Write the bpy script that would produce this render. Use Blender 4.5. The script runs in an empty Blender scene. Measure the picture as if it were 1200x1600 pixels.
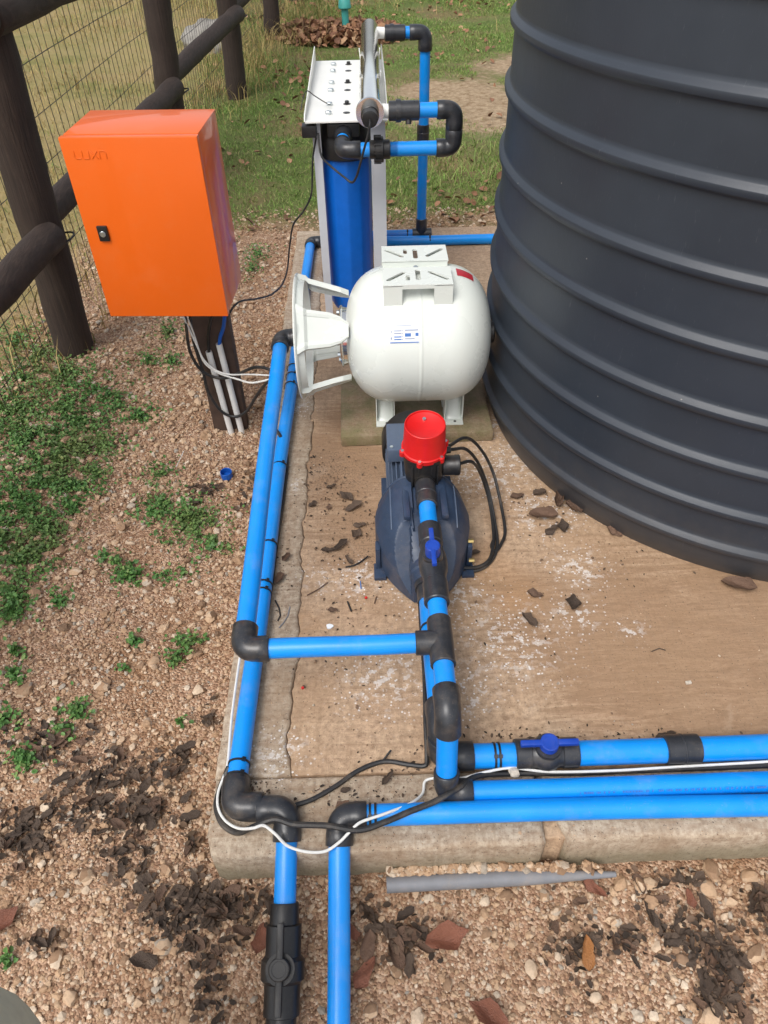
import bpy, bmesh, math, random
import numpy as np
from mathutils import Vector, Matrix
from mathutils import noise as mnoise

random.seed(7)
rng = np.random.default_rng(11)
R = math.radians
sc = bpy.context.scene
col = sc.collection

# ------------------------------------------------------------------ camera
CAM_H, PITCH, YAW, ROLL, FPX = 1.36, R(43), R(-0.6), R(-1.3), 1150.0
cam_d = bpy.data.cameras.new('camera')
cam = bpy.data.objects.new('camera', cam_d)
col.objects.link(cam)
MC = Matrix.Rotation(YAW, 3, 'Z') @ Matrix.Rotation(math.pi / 2 - PITCH, 3, 'X') @ Matrix.Rotation(ROLL, 3, 'Z')
cam.matrix_world = Matrix.Translation((0, 0, CAM_H)) @ MC.to_4x4()
cam_d.sensor_fit = 'VERTICAL'
cam_d.sensor_height = 24.0
cam_d.lens = 24.0 * FPX / 1600.0
cam_d.clip_start = 0.02
cam_d.clip_end = 400
sc.camera = cam
sc.cycles.max_bounces = 5
sc.cycles.diffuse_bounces = 3
sc.cycles.glossy_bounces = 3
sc.cycles.transmission_bounces = 0
sc.cycles.volume_bounces = 0

# ------------------------------------------------------------------ sky, sun, exposure
SUN_EL, SUN_AZ = R(55), R(215)            # azimuth clockwise from +Y: sun behind the camera, to the left
world = bpy.data.worlds.new('World')
sc.world = world
world.use_nodes = True
wn = world.node_tree
wn.nodes.clear()
sky = wn.nodes.new('ShaderNodeTexSky')
sky.sky_type = 'NISHITA'
sky.sun_disc = False
sky.sun_elevation = SUN_EL
sky.sun_rotation = SUN_AZ
sky.air_density = 1.0
sky.dust_density = 4.0
sky.ozone_density = 1.0
hs = wn.nodes.new('ShaderNodeHueSaturation')
hs.inputs['Saturation'].default_value = 0.35
bg = wn.nodes.new('ShaderNodeBackground')
bg.inputs['Strength'].default_value = 0.15
wo = wn.nodes.new('ShaderNodeOutputWorld')
wn.links.new(sky.outputs[0], hs.inputs['Color'])
wn.links.new(hs.outputs[0], bg.inputs[0])
wn.links.new(bg.outputs[0], wo.inputs[0])
sun_d = bpy.data.lights.new('sun', 'SUN')
sun_d.energy = 0.9
sun_d.angle = R(30)
sun_d.color = (1.0, 0.97, 0.93)
sun = bpy.data.objects.new('sun', sun_d)
col.objects.link(sun)
sdir = Vector((math.sin(SUN_AZ) * math.cos(SUN_EL), math.cos(SUN_AZ) * math.cos(SUN_EL), math.sin(SUN_EL)))
sun.rotation_euler = sdir.to_track_quat('Z', 'Y').to_euler()
vs = sc.view_settings
vs.view_transform = 'Standard'
vs.look = 'None'
vs.exposure = 0.52
vs.gamma = 1.0
vs.use_curve_mapping = False


# a sight line measured in the photograph, met with a known height (G), distance (F) : a real point in the place
def ray(px, py):
    return MC @ Vector(((px - 600) / FPX, -(py - 800) / FPX, -1.0))


def G(px, py, z=0.0):
    d = ray(px, py)
    return Vector((0, 0, CAM_H)) + d * ((z - CAM_H) / d.z)


def F(px, py, y):
    d = ray(px, py)
    return Vector((0, 0, CAM_H)) + d * (y / d.y)


# ------------------------------------------------------------------ materials
def nn(nt, typ, **kw):
    n = nt.nodes.new(typ)
    for k, v in kw.items():
        if k.startswith('_'):
            setattr(n, k[1:], v)
        else:
            n.inputs[k.replace('__', ' ')].default_value = v
    return n


def newmat(name):
    m = bpy.data.materials.new(name)
    m.use_nodes = True
    nt = m.node_tree
    b = nt.nodes['Principled BSDF']
    return m, nt, b


def c4(c):
    return (c[0], c[1], c[2], 1.0)


def mixc(nt, fac, a, b, blend='MIX'):
    n = nt.nodes.new('ShaderNodeMix')
    n.data_type = 'RGBA'
    n.blend_type = blend
    for sock, v in ((n.inputs[0], fac), (n.inputs[6], a), (n.inputs[7], b)):
        if isinstance(v, (int, float)):
            sock.default_value = v
        elif isinstance(v, (tuple, list)):
            sock.default_value = c4(v)
        else:
            nt.links.new(v, sock)
    return n.outputs[2]


def mth(nt, op, a, b=None, c=None, clamp=False):
    n = nt.nodes.new('ShaderNodeMath')
    n.operation = op
    n.use_clamp = clamp
    for i, v in enumerate((a, b, c)):
        if v is None:
            continue
        if isinstance(v, (int, float)):
            n.inputs[i].default_value = v
        else:
            nt.links.new(v, n.inputs[i])
    return n.outputs[0]


def ramp(nt, fac, stops, interp='LINEAR'):
    n = nt.nodes.new('ShaderNodeValToRGB')
    n.color_ramp.interpolation = interp
    el = n.color_ramp.elements
    while len(el) < len(stops):
        el.new(0.5)
    for e, (p, c) in zip(el, stops):
        e.position = p
        e.color = c4(c) if isinstance(c, (tuple, list)) else (c, c, c, 1)
    nt.links.new(fac, n.inputs[0])
    return n.outputs[0]


def noise(nt, vec, scale, detail=4, rough=0.55, dist=0.0):
    n = nt.nodes.new('ShaderNodeTexNoise')
    n.inputs['Scale'].default_value = scale
    n.inputs['Detail'].default_value = detail
    n.inputs['Roughness'].default_value = rough
    n.inputs['Distortion'].default_value = dist
    if vec is not None:
        nt.links.new(vec, n.inputs['Vector'])
    return n.outputs[0]


def worldpos(nt):
    return nt.nodes.new('ShaderNodeNewGeometry').outputs['Position']


def scaled(nt, vec, s):
    n = nt.nodes.new('ShaderNodeVectorMath')
    n.operation = 'MULTIPLY'
    nt.links.new(vec, n.inputs[0])
    n.inputs[1].default_value = s
    return n.outputs[0]


def setbump(nt, b, h, strength, dist=0.002):
    n = nt.nodes.new('ShaderNodeBump')
    n.inputs['Strength'].default_value = strength
    n.inputs['Distance'].default_value = dist
    nt.links.new(h, n.inputs['Height'])
    nt.links.new(n.outputs[0], b.inputs['Normal'])


def simple(name, colr, rough=0.5, metal=0.0, var=0.12, scale=30.0, bump=0.0, bscale=300.0, bdist=0.001, dirt=None, dirt_amt=0.0, coat=0.0, spec=0.5, rvar=0.1):
    m, nt, b = newmat(name)
    p = worldpos(nt)
    n1 = noise(nt, p, scale, 5, 0.6)
    dark = tuple(c * (1 - var) for c in colr)
    lite = tuple(min(1, c * (1 + var)) for c in colr)
    cc = ramp(nt, n1, [(0.3, dark), (0.7, lite)])
    if dirt:
        n2 = noise(nt, p, 14.0, 8, 0.7)
        f = ramp(nt, n2, [(0.52, 0.0), (0.75, dirt_amt)])
        cc = mixc(nt, f, cc, dirt)
        n3 = noise(nt, p, 420.0, 2, 0.5)
        f3 = ramp(nt, n3, [(0.66, 0.0), (0.72, min(1, dirt_amt * 1.2))])
        cc = mixc(nt, f3, cc, dirt)
    nt.links.new(cc, b.inputs['Base Color'])
    rr = mth(nt, 'MULTIPLY_ADD', n1, rvar * 2, rough - rvar)
    nt.links.new(rr, b.inputs['Roughness'])
    b.inputs['Metallic'].default_value = metal
    b.inputs['Specular IOR Level'].default_value = spec
    b.inputs['Coat Weight'].default_value = coat
    if bump:
        setbump(nt, b, noise(nt, p, bscale, 4, 0.6), bump, bdist)
    return m


DUST = (0.42, 0.32, 0.22)
M = {}
M['pipe'] = simple('blue_pvc', (0.003, 0.265, 0.80), 0.33, var=0.07, scale=9, dirt=DUST, dirt_amt=0.17, bump=0.05, bscale=60)
M['fit'] = simple('charcoal_pvc', (0.026, 0.028, 0.033), 0.32, var=0.2, scale=40, dirt=DUST, dirt_amt=0.17, bump=0.08, bscale=220)
M['black'] = simple('black_plastic', (0.012, 0.012, 0.013), 0.4, var=0.2, dirt=DUST, dirt_amt=0.08, bump=0.1, bscale=400)
M['cable'] = simple('black_cable', (0.016, 0.016, 0.017), 0.5, var=0.3, dirt=DUST, dirt_amt=0.22)
M['white_cable'] = simple('white_cable', (0.72, 0.72, 0.69), 0.45, var=0.05, dirt=DUST, dirt_amt=0.2)
M['handle'] = simple('blue_handle', (0.006, 0.05, 0.36), 0.4, var=0.08, dirt=DUST, dirt_amt=0.08)
M['orange'] = simple('orange_powder_coat', (0.77, 0.122, 0.004), 0.38, var=0.03, scale=5, bump=0.06, bscale=900, bdist=0.0003, dirt=(0.7, 0.3, 0.15), dirt_amt=0.08, coat=0.35)
M['vessel'] = simple('cream_enamel', (0.69, 0.725, 0.675), 0.28, var=0.03, scale=6, bump=0.03, bscale=120, dirt=(0.52, 0.47, 0.38), dirt_amt=0.05)
M['white'] = simple('white_powder_coat', (0.76, 0.76, 0.72), 0.4, var=0.03, scale=10, dirt=(0.5, 0.45, 0.36), dirt_amt=0.14)
M['greywhite'] = simple('grey_white_metal', (0.60, 0.62, 0.66), 0.4, var=0.04, scale=10, dirt=(0.4, 0.36, 0.3), dirt_amt=0.12)
M['red'] = simple('red_plastic', (0.62, 0.008, 0.008), 0.40, var=0.05, bump=0.06, bscale=700)
M['navy'] = simple('navy_paint', (0.026, 0.045, 0.085), 0.42, var=0.12, scale=60, bump=0.25, bscale=600, bdist=0.0006, dirt=DUST, dirt_amt=0.14)
M['navy_light'] = simple('steel_blue_paint', (0.075, 0.105, 0.16), 0.42, var=0.1, bump=0.15, bscale=500, dirt=DUST, dirt_amt=0.12)
M['bigblue'] = simple('deep_blue_plastic', (0.004, 0.135, 0.60), 0.35, var=0.06, bump=0.05, bscale=200)
M['steel'] = simple('brushed_steel', (0.94, 0.93, 0.90), 0.13, metal=1.0, var=0.06, scale=6, rvar=0.04)
M['zinc'] = simple('zinc_bolt', (0.55, 0.6, 0.62), 0.3, metal=0.9, var=0.1)
M['brass'] = simple('brass', (0.75, 0.55, 0.22), 0.3, metal=1.0)
M['wood'] = None
M['grey_pvc'] = simple('grey_conduit', (0.20, 0.205, 0.22), 0.5, var=0.1, dirt=DUST, dirt_amt=0.35)
M['conduit'] = simple('white_conduit', (0.70, 0.70, 0.68), 0.45, var=0.04, dirt=DUST, dirt_amt=0.15)
M['cap_blue'] = simple('blue_cap', (0.004, 0.09, 0.42), 0.4, var=0.05)
M['tealpipe'] = simple('turquoise_paint', (0.05, 0.32, 0.28), 0.5, var=0.1)
M['stickerwhite'] = simple('sticker_white', (0.80, 0.83, 0.86), 0.35, var=0.01)
M['stickerblue'] = simple('sticker_blue', (0.05, 0.16, 0.45), 0.4, var=0.05)
M['stickergrey'] = simple('sticker_grey', (0.28, 0.32, 0.42), 0.4, var=0.05)
M['stickerred'] = simple('sticker_red', (0.45, 0.02, 0.035), 0.4, var=0.05)
M['redbit'] = simple('red_bit', (0.6, 0.02, 0.02), 0.5)
M['khaki'] = simple('khaki_cloth', (0.50, 0.50, 0.38), 0.85, var=0.12, bump=0.5, bscale=900, bdist=0.0006)
M['boot'] = simple('brown_leather', (0.06, 0.035, 0.02), 0.6)
M['pale_stone'] = simple('pale_stone', (0.52, 0.46, 0.38), 0.85, var=0.25, scale=120, bump=0.6, bscale=300)


def mat_wood():
    m, nt, b = newmat('dark_creosoted_wood')
    tc = nt.nodes.new('ShaderNodeTexCoord')
    v = scaled(nt, tc.outputs['Generated'], (14, 14, 1.6))
    n1 = noise(nt, v, 2.2, 6, 0.65, 0.4)
    p = worldpos(nt)
    n2 = noise(nt, p, 9, 5, 0.6)
    cc = ramp(nt, n1, [(0.25, (0.016, 0.010, 0.0075)), (0.6, (0.042, 0.026, 0.019)), (0.85, (0.090, 0.060, 0.044))])
    cc = mixc(nt, ramp(nt, n2, [(0.45, 0.0), (0.8, 0.55)]), cc, (0.058, 0.040, 0.031))
    nt.links.new(cc, b.inputs['Base Color'])
    b.inputs['Roughness'].default_value = 0.75
    setbump(nt, b, mth(nt, 'ADD', n1, mth(nt, 'MULTIPLY', n2, 0.3)), 0.7, 0.006)
    return m


M['wood'] = mat_wood()


def mat_tank():
    m, nt, b = newmat('slate_polyethylene')
    p = worldpos(nt)
    n1 = noise(nt, p, 4, 5, 0.6)
    cc = ramp(nt, n1, [(0.3, (0.0220, 0.0285, 0.0400)), (0.7, (0.0295, 0.0375, 0.0505))])
    scr = noise(nt, scaled(nt, p, (60, 60, 9)), 3.0, 3, 0.6, 1.5)
    cc = mixc(nt, ramp(nt, scr, [(0.66, 0.0), (0.76, 0.35)]), cc, (0.12, 0.13, 0.14))
    dots = nt.nodes.new('ShaderNodeTexVoronoi')
    dots.inputs['Scale'].default_value = 17
    nt.links.new(p, dots.inputs['Vector'])
    cc = mixc(nt, ramp(nt, dots.outputs['Distance'], [(0.02, 0.6), (0.035, 0.0)]), cc, (0.3, 0.28, 0.25))
    # dust near the foot of the tank
    sx = nt.nodes.new('ShaderNodeSeparateXYZ')
    nt.links.new(p, sx.inputs[0])
    n3 = noise(nt, p, 22, 6, 0.7)
    dz = ramp(nt, mth(nt, 'ADD', mth(nt, 'MULTIPLY', sx.outputs[2], 3.0), mth(nt, 'MULTIPLY', n3, 0.7)), [(0.35, 0.35), (0.85, 0.0)])
    cc = mixc(nt, dz, cc, (0.10, 0.085, 0.07))
    nt.links.new(cc, b.inputs['Base Color'])
    nt.links.new(mth(nt, 'MULTIPLY_ADD', n1, 0.25, 0.32), b.inputs['Roughness'])
    setbump(nt, b, mth(nt, 'ADD', noise(nt, p, 7, 3, 0.5), mth(nt, 'MULTIPLY', scr, 0.12)), 0.16, 0.012)
    return m


M['tank'] = mat_tank()


def blobmask(nt, p, blobs, soft=0.5):
    """soft union of discs on the ground, (x, y, radius)"""
    acc = None
    for x, y, r in blobs:
        n = nt.nodes.new('ShaderNodeVectorMath')
        n.operation = 'DISTANCE'
        s = nt.nodes.new('ShaderNodeVectorMath')
        s.operation = 'MULTIPLY'
        nt.links.new(p, s.inputs[0])
        s.inputs[1].default_value = (1, 1, 0)
        nt.links.new(s.outputs[0], n.inputs[0])
        n.inputs[1].default_value = (x, y, 0)
        v = mth(nt, 'SUBTRACT', 1.0, mth(nt, 'DIVIDE', n.outputs['Value'], r), clamp=True)
        acc = v if acc is None else mth(nt, 'MAXIMUM', acc, v)
    return acc


def g2(px, py, r, z=0.0):
    p = G(px, py, z)
    return (p.x, p.y, r)


def mat_concrete(name, base_a, base_b, stain=True, whites=True, moss=False):
    m, nt, b = newmat(name)
    p = worldpos(nt)
    n1 = noise(nt, p, 5.0, 6, 0.6)
    cc = ramp(nt, n1, [(0.3, base_a), (0.7, base_b)])
    n2 = noise(nt, p, 70, 8, 0.75)
    cc = mixc(nt, ramp(nt, n2, [(0.36, 0.75), (0.58, 0.0)]), cc, (0.20, 0.125, 0.075))
    # brushed streaks
    st = noise(nt, scaled(nt, p, (5, 46, 1)), 1.2, 5, 0.65, 1.2)
    st2 = noise(nt, scaled(nt, p, (70, 4, 1)), 1.3, 4, 0.65, 0.4)
    if stain:
        wet = blobmask(nt, p, [g2(1000, 1000, 0.36), g2(1130, 1060, 0.34), g2(870, 960, 0.20), g2(1180, 960, 0.3), g2(540, 730, 0.22), g2(600, 830, 0.24), g2(560, 660, 0.16), g2(500, 700, 0.1)])
        wn_ = mth(nt, 'ADD', wet, mth(nt, 'MULTIPLY_ADD', st, 1.0, -0.5))
        wv_ = noise(nt, scaled(nt, p, (4.5, 22, 1)), 1.5, 7, 0.72, 2.6)
        damp = ramp(nt, wv_, [(0.30, (0.225, 0.130, 0.069)), (0.48, (0.275, 0.165, 0.092)), (0.62, (0.335, 0.212, 0.124)), (0.74, (0.255, 0.150, 0.082))])
        cc = mixc(nt, ramp(nt, wn_, [(0.10, 0.0), (0.45, 0.82)]), cc, damp)
        org = blobmask(nt, p, [g2(800, 930, 0.10), g2(760, 900, 0.12), g2(470, 980, 0.08), g2(700, 960, 0.1)])
        cc = mixc(nt, mth(nt, 'MULTIPLY', org, 0.45), cc, (0.46, 0.25, 0.11))
        drk = noise(nt, p, 190, 3, 0.6)
        dm = blobmask(nt, p, [g2(530, 740, 0.2), g2(590, 870, 0.22)])
        cc = mixc(nt, mth(nt, 'MULTIPLY', ramp(nt, drk, [(0.53, 0.0), (0.6, 0.75)]), dm), cc, (0.05, 0.035, 0.025))
    cc = mixc(nt, ramp(nt, st, [(0.48, 0.0), (0.66, 0.45)]), cc, (0.24, 0.150, 0.088))
    cc = mixc(nt, ramp(nt, st2, [(0.50, 0.0), (0.68, 0.40)]), cc, (0.27, 0.18, 0.11))
    nl = noise(nt, p, 2.3, 7, 0.7, 0.8)
    cc = mixc(nt, ramp(nt, nl, [(0.50, 0.0), (0.62, 0.38)]), cc, (0.30, 0.185, 0.10))
    cc = mixc(nt, ramp(nt, nl, [(0.30, 0.40), (0.44, 0.0)]), cc, (0.60, 0.48, 0.36))
    if whites:
        wm = blobmask(nt, p, [g2(905, 890, 0.13), g2(760, 740, 0.20), g2(800, 720, 0.16), g2(850, 800, 0.16), g2(700, 940, 0.18), g2(800, 1000, 0.2),
                              g2(640, 900, 0.13), g2(900, 960, 0.1), g2(985, 985, 0.06), g2(560, 905, 0.1), g2(500, 905, 0.08), g2(440, 1180, 0.1),
                              g2(470, 640, 0.07), g2(476, 620, 0.05), g2(600, 1060, 0.16), g2(720, 1080, 0.14), g2(460, 760, 0.05), g2(780, 660, 0.12)])
        n3 = noise(nt, p, 46, 8, 0.72)
        wv = mth(nt, 'MULTIPLY', wm, ramp(nt, n3, [(0.51, 0.0), (0.56, 1.0)]))
        vor = nt.nodes.new('ShaderNodeTexVoronoi')
        vor.inputs['Scale'].default_value = 88
        nt.links.new(p, vor.inputs['Vector'])
        spots = ramp(nt, mth(nt, 'ADD', vor.outputs['Distance'], mth(nt, 'MULTIPLY', n2, 0.5)), [(0.42, 1.0), (0.47, 0.0)])
        wv = mth(nt, 'MAXIMUM', ramp(nt, wv, [(0.30, 0.0), (0.85, 0.55)]), mth(nt, 'MULTIPLY', spots, ramp(nt, wm, [(0.08, 0.0), (0.5, 0.80)])))
        cc = mixc(nt, wv, cc, (0.74, 0.72, 0.70))
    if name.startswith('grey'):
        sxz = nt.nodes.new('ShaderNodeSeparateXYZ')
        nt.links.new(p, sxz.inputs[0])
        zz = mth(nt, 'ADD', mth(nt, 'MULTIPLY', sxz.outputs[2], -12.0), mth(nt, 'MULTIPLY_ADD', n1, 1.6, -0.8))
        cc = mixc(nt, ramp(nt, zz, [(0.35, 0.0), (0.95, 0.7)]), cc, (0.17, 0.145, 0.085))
    if moss:
        n4 = noise(nt, p, 14, 7, 0.7)
        cc = mixc(nt, ramp(nt, n4, [(0.4, 0.0), (0.62, 0.8)]), cc, (0.16, 0.15, 0.06))
    pits = noise(nt, p, 260, 2, 0.5)
    cc = mixc(nt, ramp(nt, pits, [(0.66, 0.0), (0.70, 0.8)]), cc, (0.05, 0.035, 0.025))
    nt.links.new(cc, b.inputs['Base Color'])
    b.inputs['Roughness'].default_value = 0.82
    hh = mth(nt, 'ADD', mth(nt, 'MULTIPLY', n2, 1.0), mth(nt, 'ADD', mth(nt, 'MULTIPLY', st, 0.8), mth(nt, 'MULTIPLY', st2, 0.6)))
    setbump(nt, b, hh, 0.55, 0.004)
    return m


M['concrete'] = mat_concrete('tan_concrete', (0.44, 0.29, 0.18), (0.57, 0.41, 0.27))
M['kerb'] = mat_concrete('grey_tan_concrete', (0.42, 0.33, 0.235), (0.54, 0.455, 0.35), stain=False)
M['filler'] = simple('joint_dirt', (0.10, 0.065, 0.04), 0.95, var=0.4, scale=90)
M['paver'] = mat_concrete('mossy_concrete', (0.27, 0.20, 0.13), (0.34, 0.27, 0.18), stain=False, whites=False, moss=True)


def mat_island(name, stops, rough=0.8, trans=0.0, bumpscale=0.0, spec=0.3):
    m, nt, b = newmat(name)
    g = nt.nodes.new('ShaderNodeNewGeometry')
    cc = ramp(nt, g.outputs['Random Per Island'], stops)
    p = g.outputs['Position']
    n1 = noise(nt, p, 230, 3, 0.6)
    cc = mixc(nt, ramp(nt, n1, [(0.35, 0.35), (0.6, 0.0)]), cc, mixc(nt, 0.55, cc, (0.05, 0.035, 0.025)))
    n2 = noise(nt, p, 4.5, 4, 0.6)
    cc = mixc(nt, ramp(nt, n2, [(0.45, 0.0), (0.68, 0.5)]), cc, mixc(nt, 0.5, cc, (0.26, 0.15, 0.075)))
    nt.links.new(cc, b.inputs['Base Color'])
    b.inputs['Roughness'].default_value = rough
    b.inputs['Specular IOR Level'].default_value = spec
    if bumpscale:
        setbump(nt, b, noise(nt, p, bumpscale, 3, 0.6), 0.4, 0.002)
    return m


M['pebble'] = mat_island('pinkish_gravel', [(0.0, (0.19, 0.12, 0.075)), (0.15, (0.36, 0.225, 0.135)), (0.45, (0.49, 0.325, 0.20)), (0.7, (0.56, 0.40, 0.265)), (0.9, (0.65, 0.53, 0.40)), (1.0, (0.31, 0.275, 0.23))], 0.85)
M['weed'] = mat_island('weed_leaf', [(0.0, (0.045, 0.115, 0.026)), (0.5, (0.080, 0.200, 0.045)), (0.85, (0.130, 0.270, 0.065)), (1.0, (0.22, 0.29, 0.09))], 0.5)
M['grass'] = mat_island('green_grass', [(0.0, (0.085, 0.17, 0.028)), (0.4, (0.16, 0.29, 0.05)), (0.75, (0.24, 0.37, 0.08)), (0.9, (0.34, 0.36, 0.13)), (1.0, (0.46, 0.38, 0.18))], 0.6)
M['dry'] = mat_island('dry_grass', [(0.0, (0.23, 0.165, 0.06)), (0.4, (0.40, 0.30, 0.11)), (0.75, (0.50, 0.38, 0.16)), (0.88, (0.25, 0.28, 0.07)), (1.0, (0.13, 0.21, 0.045))], 0.7)
M['litter'] = mat_island('brown_leaf_litter', [(0.0, (0.13, 0.065, 0.04)), (0.4, (0.26, 0.125, 0.07)), (0.75, (0.38, 0.20, 0.11)), (1.0, (0.48, 0.32, 0.18))], 0.7)


def mat_leaf(name, a, b_, rough=0.65):
    m, nt, b = newmat(name)
    oi = nt.nodes.new('ShaderNodeObjectInfo')
    tc = nt.nodes.new('ShaderNodeTexCoord')
    n1 = noise(nt, tc.outputs['Generated'], 5, 5, 0.65)
    cc = mixc(nt, mth(nt, 'ADD', mth(nt, 'MULTIPLY', n1, 0.6), mth(nt, 'MULTIPLY', oi.outputs['Random'], 0.5)), a, b_)
    nt.links.new(cc, b.inputs['Base Color'])
    b.inputs['Roughness'].default_value = rough
    setbump(nt, b, noise(nt, tc.outputs['Generated'], 12, 4, 0.6), 0.5, 0.01)
    return m


M['leaf_dark'] = mat_leaf('blackened_leaf', (0.026, 0.017, 0.012), (0.130, 0.086, 0.058))
M['leaf_brown'] = mat_leaf('brown_leaf', (0.07, 0.04, 0.025), (0.19, 0.11, 0.07))
M['leaf_red'] = mat_leaf('red_brown_leaf', (0.13, 0.045, 0.025), (0.27, 0.10, 0.055), 0.5)
M['leaf_orange'] = mat_leaf('orange_leaf', (0.30, 0.11, 0.03), (0.42, 0.20, 0.06), 0.5)


def mat_ground():
    m, nt, b = newmat('gravelly_ground')
    p = worldpos(nt)
    sx = nt.nodes.new('ShaderNodeSeparateXYZ')
    nt.links.new(p, sx.inputs[0])
    v = nt.nodes.new('ShaderNodeTexVoronoi')
    v.inputs['Scale'].default_value = 190
    nt.links.new(p, v.inputs['Vector'])
    sep = nt.nodes.new('ShaderNodeSeparateColor')
    nt.links.new(v.outputs['Color'], sep.inputs[0])
    grit = ramp(nt, sep.outputs[0], [(0.0, (0.20, 0.115, 0.07)), (0.35, (0.36, 0.21, 0.13)), (0.7, (0.50, 0.32, 0.21)), (1.0, (0.62, 0.46, 0.33))])
    n1 = noise(nt, p, 3.2, 6, 0.65)
    soil = mixc(nt, ramp(nt, n1, [(0.46, 0.0), (0.70, 0.75)]), grit, (0.29, 0.155, 0.075))
    # far: grass floor, mottled green, tan and brown
    n2 = noise(nt, p, 1.3, 7, 0.68)
    turf = ramp(nt, n2, [(0.25, (0.075, 0.125, 0.026)), (0.47, (0.13, 0.18, 0.045)), (0.58, (0.20, 0.175, 0.075)), (0.70, (0.29, 0.195, 0.10))])
    n2b = noise(nt, p, 24, 6, 0.7)
    turf = mixc(nt, ramp(nt, n2b, [(0.4, 0.0), (0.7, 0.5)]), turf, (0.12, 0.085, 0.045))
    nb = noise(nt, p, 2.6, 5, 0.6)
    f = mth(nt, 'ADD', sx.outputs[1], mth(nt, 'MULTIPLY_ADD', nb, 1.2, -0.6))
    cc = mixc(nt, ramp(nt, mth(nt, 'MULTIPLY', f, 0.1), [(0.345, 0.0), (0.375, 1.0)]), soil, turf)
    # dry field beyond the fence
    fx = mth(nt, 'SUBTRACT', -1.15, mth(nt, 'ADD', sx.outputs[0], mth(nt, 'MULTIPLY_ADD', nb, 0.4, -0.2)))
    dryc = ramp(nt, n2, [(0.3, (0.19, 0.19, 0.06)), (0.5, (0.34, 0.27, 0.12)), (0.7, (0.38, 0.28, 0.14))])
    cc = mixc(nt, ramp(nt, fx, [(0.0, 0.0), (0.35, 0.9)]), cc, dryc)
    # the bare sandy patch behind the slab
    sand = blobmask(nt, p, [(0.60, 5.8, 0.75), (0.95, 5.4, 0.9), (1.25, 6.6, 0.6), (0.45, 5.3, 0.45)])
    sn = mth(nt, 'ADD', sand, mth(nt, 'ADD', mth(nt, 'MULTIPLY_ADD', nb, 0.7, -0.38), mth(nt, 'MULTIPLY_ADD', noise(nt, p, 11, 7, 0.75), 0.8, -0.42)))
    cc = mixc(nt, ramp(nt, sn, [(0.18, 0.0), (0.50, 0.92)]), cc, mixc(nt, ramp(nt, n2b, [(0.35, 0.0), (0.62, 1.0)]), (0.26, 0.165, 0.095), (0.50, 0.375, 0.25)))
    nt.links.new(cc, b.inputs['Base Color'])
    b.inputs['Roughness'].default_value = 0.92
    b.inputs['Specular IOR Level'].default_value = 0.2
    h = mth(nt, 'ADD', mth(nt, 'MULTIPLY', v.outputs['Distance'], -0.8), noise(nt, p, 60, 6, 0.7))
    setbump(nt, b, h, 0.9, 0.008)
    return m


M['ground'] = mat_ground()


# ------------------------------------------------------------------ mesh helpers
ORIGIN = {}


def perp(d):
    d = Vector(d).normalized()
    u = d.orthogonal().normalized() if abs(d.z) > 0.95 else d.cross(Vector((0, 0, 1))).normalized()
    return d, u, d.cross(u).normalized()


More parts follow.
